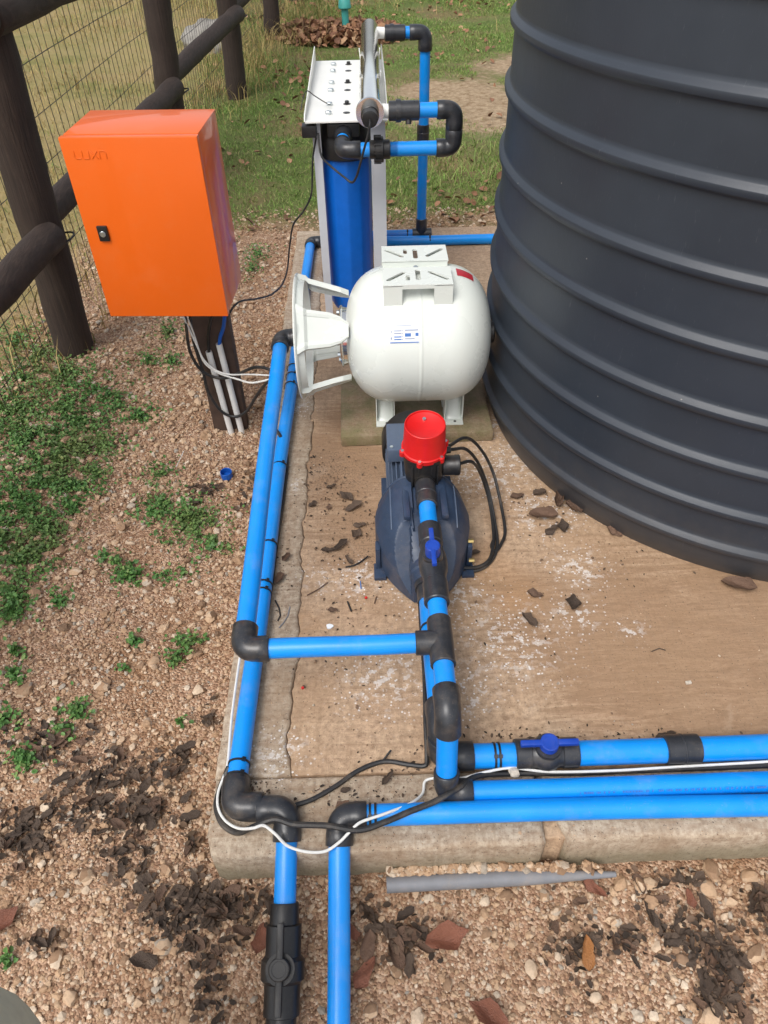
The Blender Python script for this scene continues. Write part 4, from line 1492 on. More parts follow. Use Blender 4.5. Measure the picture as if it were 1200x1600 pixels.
rows = []
NV, NU = 60, 61
for i in range(NV):
    y = YN + (YR - YN) * i / (NV - 1)
    w, h = hood_w(y), hood_h(y)
    row = []
    for j in range(NU):
        u = -1 + 2 * j / (NU - 1)
        x = u * w
        z = h * (1 - 0.50 * abs(u) ** 3.2) - 0.008 * (1 - abs(u))
        # flat sloping facets on both sides of the nose
        fac = 0.022 + (y - 1.130) * 1.22
        if abs(x) > 0.034 and y < 1.245:
            z = min(z, fac)
        # raised spine groove
        if abs(x) < 0.026 and y > 1.22:
            z -= 0.010
        row.append((PXC + x, y, z))
    base = [(PXC - w, y, 0.012)]
    end = [(PXC + w, y, 0.012)]
    rows.append(base + row + end)
mb = MB()
mb.grid(rows)
i0 = len(mb.v)
nose = rows[0]
rear = rows[-1]
n_ = len(nose)
mb.f.append(tuple(range(n_)))
mb.f.append(tuple(reversed(range((NV - 1) * n_, NV * n_))))
hood = mb.build('casing', 'navy', pump, 17)
# rear rim of the hood
mb = MB()
rim = []
for j in range(NU + 2):
    p = Vector(rows[-1][j])
    q = Vector((PXC + (p.x - PXC) * 1.03, p.y, p.z * 1.02 if p.z > 0.02 else p.z))
    rim.append(q)
mb.tube([q + Vector((0, -0.006, 0)) for q in rim], 0.006, 8)
mb.build('casing_rim', 'navy', pump)
# lengthwise ribs on the hood
for sx_ in (-0.078, 0.078):
    mb = MB()
    pts = []
    for y in np.linspace(1.245, 1.365, 8):
        w, h = hood_w(y), hood_h(y)
        u = sx_ / w
        pts.append((PXC + sx_, y, h * (1 - 0.5 * abs(u) ** 3.2) - 0.008 * (1 - abs(u)) + 0.0005))
    mb.tube(pts, 0.0022, 6)
    mb.build('hood_rib', 'navy_light', pump)
MB().box((PXC - 0.042, 1.29, 0.186), (0.016, 0.11, 0.012), bev=0.003).build('hood_rib', 'navy', pump)
MB().box((PXC + 0.047, 1.29, 0.186), (0.016, 0.11, 0.012), bev=0.003).build('hood_rib', 'navy', pump)
# nose boss for the suction
MB().lathe((PXC, 1.175, 0.088), (0, -1, 0), [(0, 0.040), (0.03, 0.040), (0.034, 0.036), (0.055, 0.034), (0.058, 0.030)], 28).build('suction_port', 'navy', pump)
for sx_ in (-1, 1):
    mb = MB()
    mb.box((PXC + sx_ * 0.108, 1.235, 0.006), (0.030, 0.05, 0.011), bev=0.002)
    mb.box((PXC + sx_ * 0.112, 1.255, 0.042), (0.012, 0.03, 0.075), bev=0.002)
    mb.build('foot', 'navy', pump)
    mb = MB()
    mb.box((PXC + sx_ * 0.075, 1.53, 0.010), (0.045, 0.10, 0.018), bev=0.002)
    mb.build('foot', 'navy', pump)
for yy, zz in ((1.255, 0.085), (1.222, 0.052)):
    MB().cyl((PXC + 0.108, yy, zz), (PXC + 0.121, yy, zz), 0.0055, n=6).build('bolt', 'brass', pump)
# motor
MX, MZ = PXC - 0.008, 0.108
mot = MB().cyl((MX, 1.375, MZ), (MX, 1.60, MZ), 0.066, n=40).build('motor', 'navy_light', pump)
mb = MB()
for k in range(30):
    a = 2 * math.pi * k / 30
    mb.box((MX + 0.070 * math.cos(a), 1.4875, MZ + 0.070 * math.sin(a)), (0.014, 0.205, 0.004), rot=Matrix.Rotation(-a, 3, 'Y'))
mb.build('cooling_fins', 'navy_light', mot)
MB().lathe((MX, 1.575, MZ), (0, 1, 0), [(0, 0.074), (0.0, 0.083), (0.004, 0.085), (0.075, 0.085), (0.09, 0.078), (0.094, 0.06), (0.094, 0.001)], 44).build('fan_cover', 'black', pump, 40)
tb = MB().box((MX - 0.026, 1.515, 0.192), (0.095, 0.115, 0.040), bev=0.005).build('terminal_box', 'navy_light', pump)
for dx in (-0.062, 0.012):
    MB().cyl((MX + dx, 1.470, 0.2115), (MX + dx, 1.470, 0.2145), 0.0045, n=10).build('screw', 'zinc', tb)

# ================================================================== PRESSURE CONTROLLER
CX, CY = 0.114, 1.392
ctl = thing('pressure_controller', 'black pump controller with red domed cover on the pump', 'controller', (CX, CY, 0.17))


def rsq(cx, cy, z, hw, hd, p=3.2, n=40):
    out = []
    for k in range(n):
        a = 2 * math.pi * k / n
        c_, s_ = math.cos(a), math.sin(a)
        m_ = (abs(c_) ** p + abs(s_) ** p) ** (-1 / p)
        out.append(Vector((cx + hw * m_ * c_, cy + hd * m_ * s_, z)))
    return out


mb = MB()
prev = None
for z, hw, hd in ((0.162, 0.026, 0.03), (0.168, 0.036, 0.040), (0.185, 0.044, 0.047), (0.215, 0.048, 0.050), (0.252, 0.050, 0.051), (0.2615, 0.051, 0.052)):
    i0 = len(mb.v)
    mb.v += rsq(CX, CY, z, hw, hd)
    cur = list(range(i0, i0 + 40))
    if prev:
        mb.bridge(prev, cur)
    else:
        mb.f.append(tuple(reversed(cur)))
    prev = cur
mb.f.append(tuple(prev))
for k in (-0.03, -0.015, 0.015, 0.03):
    mb.box((CX + k, CY - 0.047, 0.215), (0.004, 0.010, 0.07), bev=0.001)
mb.build('housing', 'black', ctl, 35)
tilt = Vector((0, -math.sin(R(8)), math.cos(R(8))))
rc = Vector((CX, CY, 0.263))
dome = MB().lathe(rc, tilt, [(0, 0.0530), (0.001, 0.0545), (0.012, 0.0545), (0.0135, 0.0515), (0.016, 0.0505), (0.080, 0.0482), (0.0840, 0.0476), (0.0850, 0.0463), (0.0845, 0.0452), (0.0805, 0.0442), (0.0745, 0.030), (0.0718, 0.014), (0.0712, 0.0005)], 64).build('cover', 'red', ctl, 28)
_, uu, ww = perp(tilt)
for k in range(6):
    a = 2 * math.pi * k / 6
    q = rc + uu * (0.0545 * math.sin(a)) + ww * (0.0545 * math.cos(a))
    MB().cyl(q - tilt * 0.003, q + tilt * 0.013, 0.0072, n=16, bev=0.001).build('screw_lug', 'red', dome)
    MB().cyl(q + tilt * 0.012, q + tilt * 0.0145, 0.0040, n=12).build('screw', 'zinc', dome)
MB().cyl(rc + tilt * 0.0730 + Vector((0, 0.026, 0.003)), rc + tilt * 0.0785 + Vector((0, 0.026, 0.003)), 0.0045, n=12).build('screw', 'zinc', dome)
MB().lathe((CX + 0.045, CY - 0.012, 0.222), (1, 0, 0), [(0, 0.024), (0.028, 0.024), (0.030, 0.0255), (0.040, 0.0255), (0.042, 0.023)], 28).build('gauge', 'black', ctl)
for dz, dy in ((0.243, 0.022), (0.236, 0.042)):
    MB().lathe((CX + 0.045, CY + dy, dz), (1, 0, 0), [(0, 0.011), (0.010, 0.011), (0.010, 0.0095), (0.022, 0.008)], 8).build('cable_gland', 'black', ctl)
MB().lathe((CX, CY - 0.045, 0.200), (0, -1, 0), [(0, 0.026), (0.012, 0.026), (0.012, 0.0235), (0.03, 0.0235)], 28).build('outlet', 'black', ctl)


# ================================================================== PIPE RUNS ON THE SLAB
def ball_valve(par, p0, p1, up, hmat='handle', body_r=0.0265, harm=0.036, hub_r=0.0135, stem=0.034, union=False):
    p0, p1, up = Vector(p0), Vector(p1), Vector(up).normalized()
    d = (p1 - p0)
    L = d.length
    d.normalize()
    side = d.cross(up).normalized()
    c = (p0 + p1) / 2
    r = body_r
    if union:
        prof = [(0, r * 0.78), (0.002, r * 0.82), (L * .16, r * 0.84), (L * .17, r * 1.0), (L * .36, r * 1.0), (L * .40, r * 1.02), (L * .43, r * 1.22), (L * .57, r * 1.22), (L * .60, r * 1.02), (L * .66, r), (L * .83, r), (L * .84, r * .84), (L, r * .82)]
    else:
        prof = [(0, r * 0.94), (0.002, r), (L * .24, r), (L * .25, r * 0.93), (L * .33, r * 0.95), (L * .40, r * 1.12), (L * .5, r * 1.18), (L * .60, r * 1.12), (L * .67, r * 0.95), (L * .74, r * 0.93), (L * .75, r), (L - .002, r), (L, r * .94)]
    mb = MB().lathe(p0, d, prof, 28)
    mb.cyl(c, c + up * (r + stem * 0.25), hub_r * 1.35, n=24)
    v = mb.build('ball_valve', 'fit' if hmat == 'handle' else 'black', par, 32)
    hb = MB()
    top = c + up * (r + stem)
    hb.cyl(c + up * (r + stem * 0.25), top, hub_r, hub_r * 0.96, n=28, bev=0.0015)
    rot = Matrix((d, side * -1, up)).transposed()
    for s_ in (-1, 1):
        q = top - up * 0.006 + d * (s_ * (hub_r + harm / 2 - 0.002))
        hb.box(q, (harm + 0.004, hub_r * 0.62, 0.011), rot=rot, bev=0.0022)
    hb.lathe(top - up * 0.0005, up, [(0, hub_r * 0.80), (0.0012, hub_r * 0.80), (0.0012, hub_r * 0.66), (0.0002, hub_r * 0.62), (0.0002, 0.0003)], 28)
    hb.build('handle', hmat, v, 32)
    return v


ZD = 0.200


def yd(py):
    return G(690, py, ZD).y


XD0, XD1 = 0.114, 0.113
# --- discharge run, controller to the second pipe along the front
dis = thing('discharge_pipe', 'blue pump discharge pipe with blue handled valve and tee, turning right at front', 'pipe', (0.113, 1.0, 0.0))
coupling(dis, (XD0, yd(757), ZD), (XD0, yd(791), ZD), 0.0245)
pipe(dis, (XD0, yd(780), ZD), (XD0, yd(835), ZD))
ball_valve(dis, (XD0, yd(824), ZD), (XD0, yd(943), ZD), (-0.05, -0.12, 1.0), harm=0.036, hub_r=0.0162, stem=0.040)
pipe(dis, (XD0, yd(930), ZD), (XD0, yd(985), ZD))
yt0, yt1 = yd(969), yd(1040)
YT = (yt0 + yt1) / 2
tee(dis, (XD0, yt0, ZD), (XD0, yt1, ZD), (XD0, YT, ZD), (-1, 0, 0), 0.050)
YE = 0.716
pipe(dis, (XD0, yt1 + 0.01, ZD), (XD0, YE + 0.03, ZD))
YB_, ZB_ = 0.653, 0.0215
dn = (Vector((0.112, YB_, ZB_)) - Vector((XD0, YE, ZD))).normalized()
elbow(dis, (XD0, YE, ZD), (0, 1, 0), dn, 0.0255, 0.048)
pipe(dis, Vector((XD0, YE, ZD)) + dn * 0.04, Vector((0.112, YB_, ZB_)) - dn * 0.02)
elbow(dis, (0.112, YB_, ZB_ + 0.002), -dn, (1, 0, 0), 0.0243, 0.050)
pipe(dis, (0.150, YB_, ZB_), (1.55, YB_ - 0.004, ZB_))

# --- return run: tee across to the left, back to the vessel
ret = thing('vessel_pipe', 'upper blue pipe along the left edge, from the tee back to the vessel', 'pipe', (-0.27, 1.4, 0.0))
ce = G(380, 1012, 0.196)
ce = Vector((ce.x, YT, 0.197))
be = Vector((-0.262, VC.y + 0.01, VC.z - 0.006))
bd = (be - ce).normalized()
pipe(ret, (XD0 - 0.045, YT, ZD), (ce.x + 0.035, YT, 0.197))
elbow(ret, ce, (1, 0, 0), bd, 0.0255, 0.052)
pipe(ret, ce + bd * 0.04, be - bd * 0.03)
elbow(ret, be, -bd, (1, 0, 0), 0.0255, 0.050)
pipe(ret, be + Vector((0.04, 0, 0)), (-0.105, VC.y, VC.z))
coupling(ret, (-0.135, VC.y, VC.z), (-0.093, VC.y, VC.z), 0.026)

# --- lower left run: from the back, along the left edge, out over the kerb through the big black valve
low = thing('delivery_pipe', 'lower blue pipe along the left edge, leaving the slab through a black valve', 'pipe', (-0.28, 1.9, 0.0))
e1 = Vector((-0.287, 0.636, 0.0245))
e2 = Vector((-0.185, 0.630, 0.0245))
bk = Vector((-0.262, 3.19, 0.0245))
ld = (bk - e1).normalized()
elbow(low, bk, -ld, (1, 0, 0), 0.0245, 0.05)
pipe(low, bk - ld * 0.03, e1 + ld * 0.035)
elbow(low, e1, ld, (1, 0, 0), 0.0265, 0.056)
pipe(low, e1 + Vector((0.045, 0, 0)), e2 - Vector((0.045, 0, 0)))
vd = (Vector((-0.190, 0.36, -0.105)) - e2).normalized()
elbow(low, e2, (-1, 0, 0), vd, 0.0262, 0.056)
va = e2 + vd * 0.155
vb = va + vd * 0.205
pipe(low, e2 + vd * 0.045, va + vd * 0.03)
ball_valve(low, va, vb, (0.0, -0.30, 1.0), 'black', 0.0310, 0.050, 0.0185, 0.022, union=True)
pipe(low, vb - vd * 0.01, vb + vd * 0.25)
for py in (1192, 1212, 1217):
    y = G(366, py, 0.03).y
    c = e1 + ld * ((y - e1.y) / ld.y)
    tie(low, c, ld, PR + 0.0006)
for py in (912, 924, 575, 588, 603, 728, 850):
    y = G(430, py, 0.03).y
    c = e1 + ld * ((y - e1.y) / ld.y)
    tie(low, c, ld, PR + 0.0006)
for dx in (0.048, 0.056):
    tie(low, e1 + Vector((dx, 0, 0)), (1, 0, 0), PR + 0.0006)

def pipe_print(par, x0, x1, y, z, r, ang, mat, seed):
    """the maker's faint printed line: a row of tiny marks on the upper side of a pipe along X"""
    r_ = random.Random(seed)
    x = x0
    mb = MB()
    while x < x1:
        w = r_.choice((0.0012, 0.002, 0.0026))
        if r_.random() < 0.86:
            rows_ = []
            for xx in (x, x + w):
                rows_.append([(xx, y - (r + 0.0004) * math.cos(R(a)), z + (r + 0.0004) * math.sin(R(a))) for a in (ang, ang + 5, ang + 10)])
            mb.grid(rows_)
        x += w + r_.choice((0.0010, 0.0012, 0.0012, 0.006))
    o = mb.build('print', mat, par)
    o['kind'] = 'stuff'
    return o


pipe_print(dis, 0.36, 0.74, YB_ - 0.0015, ZB_, PR + 0.0012, 38, 'stickerblue', 4)

# --- front pipe
fro = thing('front_pipe', 'frontmost blue pipe along the kerb, bending towards the viewer', 'pipe', (0.3, 0.61, 0.0))
e3 = Vector((-0.088, 0.613, 0.0240))
fd = (Vector((-0.096, 0.30, -0.135)) - e3).normalized()
elbow(fro, e3, (1, 0, 0), fd, 0.0255, 0.050)
pipe(fro, e3 + Vector((0.035, 0, 0)), (1.55, 0.607, 0.0215))
pipe(fro, e3 + fd * 0.035, e3 + fd * 0.62)
for dx in (0.056, 0.066):
    tie(fro, e3 + Vector((dx, 0, -0.0003)), (1, 0, 0), PR + 0.0008)

# --- suction run
suc = thing('suction_pipe', 'thicker blue suction pipe with blue lever valve, along the front to the pump', 'pipe', (0.3, 0.72, 0.0))
ZS = 0.098
xs_ = PXC
ys_ = 0.738
MB().lathe((xs_, 1.122, ZS - 0.01), (0, -1, 0), [(0, 0.030), (0.02, 0.030), (0.02, 0.0265), (0.06, 0.0265)], 24).build('adaptor', 'fit', suc)
pipe(suc, (xs_, 1.09, ZS - 0.01), (xs_, ys_ + 0.03, ZS), 0.0225)
tie(suc, (xs_, 0.985, ZS - 0.003), (0, 1, 0), 0.0232)
tie(suc, (xs_, 0.80, ZS), (0, 1, 0), 0.0232)
elbow(suc, (xs_, ys_, ZS), (0, 1, 0), (0, -0.12, -1), 0.0285, 0.060)
elbow(suc, (xs_ + 0.001, ys_ - 0.016, 0.029), (0, 0.12, 1), (1, 0, 0), 0.0285, 0.062)
YA, ZA = ys_ - 0.016, 0.0255
pipe(suc, (xs_ + 0.05, YA, ZA + 0.002), (0.262, YA, ZA), 0.0242)
ball_valve(suc, (0.252, YA, ZA + 0.004), (0.374, YA, ZA + 0.004), (0.0, -0.10, 1.0), harm=0.037, body_r=0.0295, hub_r=0.0185, stem=0.024)
pipe(suc, (0.36, YA, ZA), (0.56, YA, ZA), 0.0242)
coupling(suc, (0.545, YA, ZA + 0.003), (0.612, YA, ZA + 0.003), 0.0287)
pipe(suc, (0.60, YA, ZA), (1.55, YA + 0.004, ZA), 0.0242)
for dx in (0.212, 0.221):
    tie(suc, (dx, YA, ZA), (1, 0, 0), 0.0250)


# ================================================================== CABLES
def PZs(lst):
    return [G(px, py, z) for px, py, z in lst]


cb = 0.0042
cable('pump_cable', [Vector((CX + 0.062, CY + 0.042, 0.236))] + PZs([(728, 684, 0.215), (752, 703, 0.15), (771, 740, 0.075), (783, 790, 0.025), (789, 830, 0.008), (783, 850, 0.006), (774, 861, 0.006), (768, 853, 0.006), (772, 842, 0.007)]), cb, 'cable',
      'outermost black cable looping from the red controller down to the slab')
cable('pump_cable', [Vector((CX + 0.066, CY + 0.022, 0.243))] + PZs([(728, 702, 0.215), (748, 725, 0.14), (763, 765, 0.06), (773, 815, 0.014), (777, 850, 0.0065), (770, 873, 0.006), (752, 889, 0.006), (725, 893, 0.008), (708, 885, 0.012), (692, 872, 0.03)]), cb, 'cable',
      'middle black cable from the red controller curling back under the valve')
cable('pump_cable', [Vector((CX + 0.085, CY - 0.01, 0.224))] + PZs([(738, 722, 0.19), (753, 745, 0.11), (765, 785, 0.04), (771, 830, 0.012), (770, 856, 0.0155), (763, 876, 0.0150), (745, 886, 0.0145), (718, 886, 0.018), (700, 877, 0.03)]), cb, 'cable',
      'innermost black cable from the gauge of the red controller')
cable('supply_cable', PZs([(655, 900, 0.06), (657, 960, 0.06), (663, 1050, 0.05), (665, 1130, 0.04), (667, 1180, 0.02), (664, 1196, 0.008), (640, 1195, 0.006), (600, 1190, 0.006), (560, 1204, 0.006), (525, 1228, 0.006), (490, 1248, 0.006), (465, 1257, 0.007), (440, 1264, 0.012),
                           (405, 1255, 0.030), (388, 1240, 0.012), (380, 1222, 0.010), (384, 1195, 0.010), (390, 1130, 0.008), (402, 1060, 0.008), (412, 990, 0.008), (425, 910, 0.008), (434, 840, 0.008), (444, 770, 0.008), (449, 720, 0.010), (443, 692, 0.03), (434, 675, 0.055), (428, 668, 0.06)]), 0.0048, 'cable',
      'long black cable from the pump along the inner side of the left pipes')
cable('supply_cable', PZs([(1330, 1188, 0.018), (1200, 1196, 0.014), (1000, 1204, 0.012), (900, 1208, 0.012), (800, 1209, 0.014), (745, 1213, 0.030), (715, 1232, 0.052), (680, 1252, 0.050), (640, 1268, 0.050), (600, 1285, 0.047), (560, 1297, 0.045), (510, 1290, 0.052), (460, 1288, 0.055), (430, 1280, 0.054), (400, 1290, 0.040), (372, 1301, 0.008), (348, 1288, 0.0065), (338, 1262, 0.006), (343, 1235, 0.008), (352, 1212, 0.02), (358, 1198, 0.03)]), 0.0056, 'cable',
      'black cable crossing the front pipes and looping round the corner elbow')
cable('signal_wire', PZs([(1330, 1180, 0.024), (1200, 1190, 0.019), (1060, 1198, 0.019), (960, 1204, 0.02), (860, 1206, 0.02), (800, 1200, 0.025), (760, 1206, 0.028), (720, 1216, 0.03), (690, 1215, 0.02), (665, 1220, 0.012), (660, 1240, 0.015), (640, 1256, 0.035), (600, 1272, 0.047), (565, 1284, 0.050), (550, 1296, 0.047), (530, 1316, 0.035), (508, 1330, 0.022), (480, 1331, 0.020), (450, 1322, 0.026), (430, 1303, 0.045), (412, 1290, 0.050),
                          (395, 1294, 0.048), (372, 1294, 0.020), (352, 1282, 0.012), (341, 1262, 0.012), (341, 1238, 0.014), (350, 1212, 0.022), (356, 1190, 0.025), (362, 1120, 0.024), (372, 1045, 0.024), (378, 1010, 0.024)]), 0.0027, 'white_cable',
      'white twin wire winding over the front elbows and along the left pipe')
cable('box_cable', [F(290, 494, 1.86), F(292, 520, 1.88), F(298, 552, 1.90), F(316, 580, 1.91), F(345, 591, 1.91), F(372, 584, 1.88), F(398, 574, 1.84), F(420, 577, 1.80), F(434, 588, 1.78)], 0.0046, 'cable', 'upper black cable from the orange box across to the pipes')
cable('box_cable', [F(297, 494, 1.87), F(303, 535, 1.90), F(317, 580, 1.915), F(325, 612, 1.92), F(345, 642, 1.92), F(367, 651, 1.92), F(385, 643, 1.90), F(400, 620, 1.85), F(415, 600, 1.80), F(432, 590, 1.77)], 0.0046, 'cable', 'lower black cable drooping past the post to the pipes')
cable('box_wire', [F(286, 494, 1.85), F(296, 515, 1.88), F(310, 545, 1.90), F(320, 567, 1.91), F(340, 582, 1.91), F(370, 592, 1.88), F(395, 598, 1.84), F(432, 590, 1.78)], 0.0030, 'white_cable', 'lower white wire from the orange box to the pipes')
cable('box_wire', [F(292, 494, 1.86), F(303, 522, 1.885), F(316, 558, 1.905), F(335, 577, 1.905), F(358, 585, 1.89), F(390, 585, 1.85), F(432, 587, 1.785)], 0.0024, 'white_cable', 'thin upper white wire from the orange box to the pipes')
cable('conduit_wire', [F(351, 494, 1.90), F(349, 512, 1.925), F(344, 527, 1.935), F(343, 541, 1.938)], 0.0055, 'cap_blue', 'blue sheathed cable from the orange box into the right conduit', 'cable')
cable('conduit_wire', [F(330, 494, 1.90), F(326, 520, 1.93), F(325.5, 540, 1.937), F(326.5, 552, 1.938)], 0.0045, 'black', 'black cable from the orange box into the left conduit', 'cable')
cable('steriliser_lead', [F(359, 489, 1.92), F(366, 478, 1.95), F(378, 470, 2.0), F(400, 467, 2.12), F(424, 460, 2.3), F(441, 444, 2.45), F(449, 420, 2.52), F(452, 390, 2.53), F(458, 352, 2.52), F(474, 330, 2.50), F(486, 305, 2.48), F(488, 270, 2.475), F(489, 245, 2.475), F(494, 215, 2.472)], 0.0030, 'cable', 'thin black lead from the orange box up to the filter stand')
cable('lamp_lead', [U0 - ud * 0.052, U0 - ud * 0.075 + Vector((0, 0, -0.006)), F(576, 207, 2.25), F(571, 225, 2.25), F(563, 255, 2.26), F(557, 276, 2.27), F(550, 285, 2.28), F(538, 277, 2.30), F(515, 258, 2.36), F(503, 245, 2.41), F(499, 228, 2.44), F(497, 208, 2.46)], 0.0034, 'cable', 'black lamp lead hanging in a loop from the steriliser end')
cable('earth_wire', [F(470, 172, 2.60), F(474, 152, 2.62), F(480, 142, 2.64), F(492, 150, 2.62), F(508, 160, 2.60), F(516, 164, 2.58)], 0.0016, 'cable', 'thin grey earth wire bolted to the white plate', 'wire')


# ================================================================== LOOSE THINGS
def leaf_mesh(name, L, W, curl, twist, mat, seed):
    r_ = random.Random(seed)
    rows = []
    n, m_ = 10, 6
    ph = r_.uniform(0, 6)
    for i in range(n + 1):
        t = i / n
        w = W * (math.sin(math.pi * min(1, t) ** 0.85) ** 0.8 if 0 < t < 1 else 0) * (1 + 0.22 * math.sin(9 * t + ph) + r_.uniform(-0.12, 0.12)) + 0.0008
        row = []
        for j in range(m_ + 1):
            u = -1 + 2 * j / m_
            x = (t - 0.5) * L
            y = u * w / 2 * (1 - 0.25 * curl)
            z = curl * (w * 0.42 * u * u + L * 0.55 * (t - 0.5) ** 2) + 0.10 * w * math.sin(u * 3 + ph + 6 * t) + r_.uniform(-1, 1) * L * 0.016
            a = twist * (t - 0.5)
            row.append((x, y * math.cos(a) - z * math.sin(a), y * math.sin(a) + z * math.cos(a)))
        rows.append(row)
    me = bpy.data.meshes.new(name)
    V = [p for row in rows for p in row]
    zmin = min(p[2] for p in V)
    V = [(p[0], p[1], p[2] - zmin * 0.5) for p in V]
    b = m_ + 1
    Fc = [(i * b + j, i * b + j + 1, (i + 1) * b + j + 1, (i + 1) * b + j) for i in range(n) for j in range(m_)]
    # a second skin a fraction of a millimetre below: the blade has a thickness
    k0 = len(V)
    V += [(p[0], p[1], p[2] - 0.0006) for p in V]
    Fc += [tuple(k0 + k for k in reversed(f)) for f in Fc]
    me.from_pydata(V, [], Fc)
    me.polygons.foreach_set('use_smooth', [True] * len(me.polygons))
    me.materials.append(M[mat])
    me.update()
    return me


LD = [leaf_mesh('dead_leaf', 0.058 * s_, 0.029 * s_ * q, c_ * 1.5, t_ * 0.8, 'leaf_dark', 100 + k) for k, (s_, q, c_, t_) in enumerate([(1, 1, 0.35, 0.5), (0.8, 1.2, 0.25, -0.7), (1.15, 0.8, 0.5, 0.9), (0.7, 0.9, 0.7, 0.2), (0.95, 1.0, 0.12, -0.3), (0.6, 1.3, 0.45, 1.2), (1.25, 0.7, 0.3, -1.1), (0.5, 1.1, 0.2, 0.4), (1.05, 1.15, 0.18, 0.6), (0.85, 0.75, 0.6, 1.6)])]
LB = [leaf_mesh('dead_leaf', 0.058 * s_, 0.036 * s_, c_, t_, 'leaf_brown', 200 + k) for k, (s_, c_, t_) in enumerate([(1, 0.7, 0.8), (0.75, 1.0, -1.0), (0.6, 0.4, 0.3)])]
LR = [leaf_mesh('dead_leaf', 0.085, 0.046, 0.45, 0.5, 'leaf_red', 301), leaf_mesh('dead_leaf', 0.06, 0.030, 0.35, -0.4, 'leaf_red', 302), leaf_mesh('dead_leaf', 0.058, 0.028, 0.5, 0.6, 'leaf_orange', 303)]


def put_leaf(me, p, rz, label, group=None, tilt=0.25, scale=1.0):
    o = bpy.data.objects.new('dead_leaf', me)
    col.objects.link(o)
    o.location = p
    o.rotation_euler = (random.gauss(0, tilt), random.gauss(0, tilt), rz)
    o.scale = (scale,) * 3
    return tag(o, label, 'leaf', group)


def on_ground(px, py):
    q = G(px, py, -0.1)
    for _ in range(3):
        q = G(px, py, float(gz(q.x, q.y)) + 0.003)
    return q


CL = [((345, 1405, 48, 22, 22), ('blackened dead leaf in the heap at the slab front corner', 'leaves heaped at the slab corner')),
      ((310, 1445, 45, 28, 14), ('blackened dead leaf in the heap at the slab front corner', 'leaves heaped at the slab corner')),
      ((270, 1430, 40, 26, 10), ('blackened dead leaf in the heap at the slab front corner', 'leaves heaped at the slab corner')),
      ((185, 1205, 50, 20, 12), ('dark dead leaf strewn on gravel left of the slab', 'dark leaves left of the slab')),
      ((150, 1265, 45, 25, 14), ('dark dead leaf strewn on gravel left of the slab', 'dark leaves left of the slab')),
      ((235, 1270, 32, 22, 10), ('dark dead leaf strewn on gravel left of the slab', 'dark leaves left of the slab')),
      ((60, 1160, 50, 22, 9), ('dark dead leaf strewn on gravel left of the slab', 'dark leaves left of the slab')),
      ((262, 1192, 26, 16, 5), ('dark dead leaf strewn on gravel left of the slab', 'dark leaves left of the slab')),
      ((30, 1310, 36, 34, 14), ('dark dead leaf at the left border of the gravel', 'dark leaves at the left border')),
      ((200, 1345, 30, 30, 8), ('dark dead leaf strewn on gravel left of the slab', 'dark leaves left of the slab')),
      ((335, 1545, 24, 30, 5), ('dark dead leaf on gravel left of the black valve', 'leaves left of the black valve')),
      ((645, 1468, 42, 24, 9), ('dark dead leaf around the big red-brown leaf', 'dark leaves round the red-brown leaf')),
      ((575, 1435, 26, 20, 3), ('dark dead leaf around the big red-brown leaf', 'dark leaves round the red-brown leaf')),
      ((895, 1475, 26, 34, 8), ('dark dead leaf in the cluster below the grey conduit end', 'dark leaves below the conduit end')),
      ((1060, 1445, 40, 26, 8), ('dark dead leaf in the trail at the lower right', 'dark leaves at the lower right')),
      ((1105, 1490, 32, 28, 11), ('dark dead leaf in the trail at the lower right', 'dark leaves at the lower right')),
      ((1130, 1550, 26, 36, 10), ('dark dead leaf in the trail at the lower right', 'dark leaves at the lower right')),
      ((975, 1475, 22, 16, 4), ('dark dead leaf in the cluster below the grey conduit end', 'dark leaves below the conduit end')),
      ((1030, 1372, 40, 16, 6), ('dark dead leaf close under the right part of the kerb', 'dark leaves under the kerb')),
      ((1185, 1420, 20, 40, 6), ('dark dead leaf in the trail at the lower right', 'dark leaves at the lower right')),
      ((318, 768, 20, 12, 5), ('dark dead leaf beside the loose blue cap', 'dark leaves beside the blue cap')),
      ((385, 775, 14, 18, 4), ('dark dead leaf beside the loose blue cap', 'dark leaves beside the blue cap')),
      ((60, 1475, 16, 12, 2), ('dark dead leaf lying alone at the lower left', 'dark leaves at the lower left')),
      ((330, 1120, 8, 10, 2), ('dark dead leaf against the left side of the slab', 'leaves against the slab side')),
      ((298, 1315, 10, 14, 2), ('dark dead leaf against the left side of the slab', 'leaves against the slab side'))]
for (px, py, rx, ry, cnt), (lab, grp) in CL:
    for k in range(int(cnt * 1.5)):
        q = on_ground(px + random.gauss(0, rx * 0.85), py + random.gauss(0, ry * 0.85))
        if onslab(q.x, q.y, 0.025):
            continue
        q.z += 0.002 + random.uniform(0, 0.007 if cnt > 9 else 0.004)
        brown = random.random() < 0.22
        lb = lab.replace('blackened dead', 'brown dead').replace('dark dead', 'brown dead') if brown else lab
        put_leaf(random.choice(LB if brown else LD), q, random.uniform(0, 6.3), lb, grp, 0.14, random.uniform(0.38, 0.92))
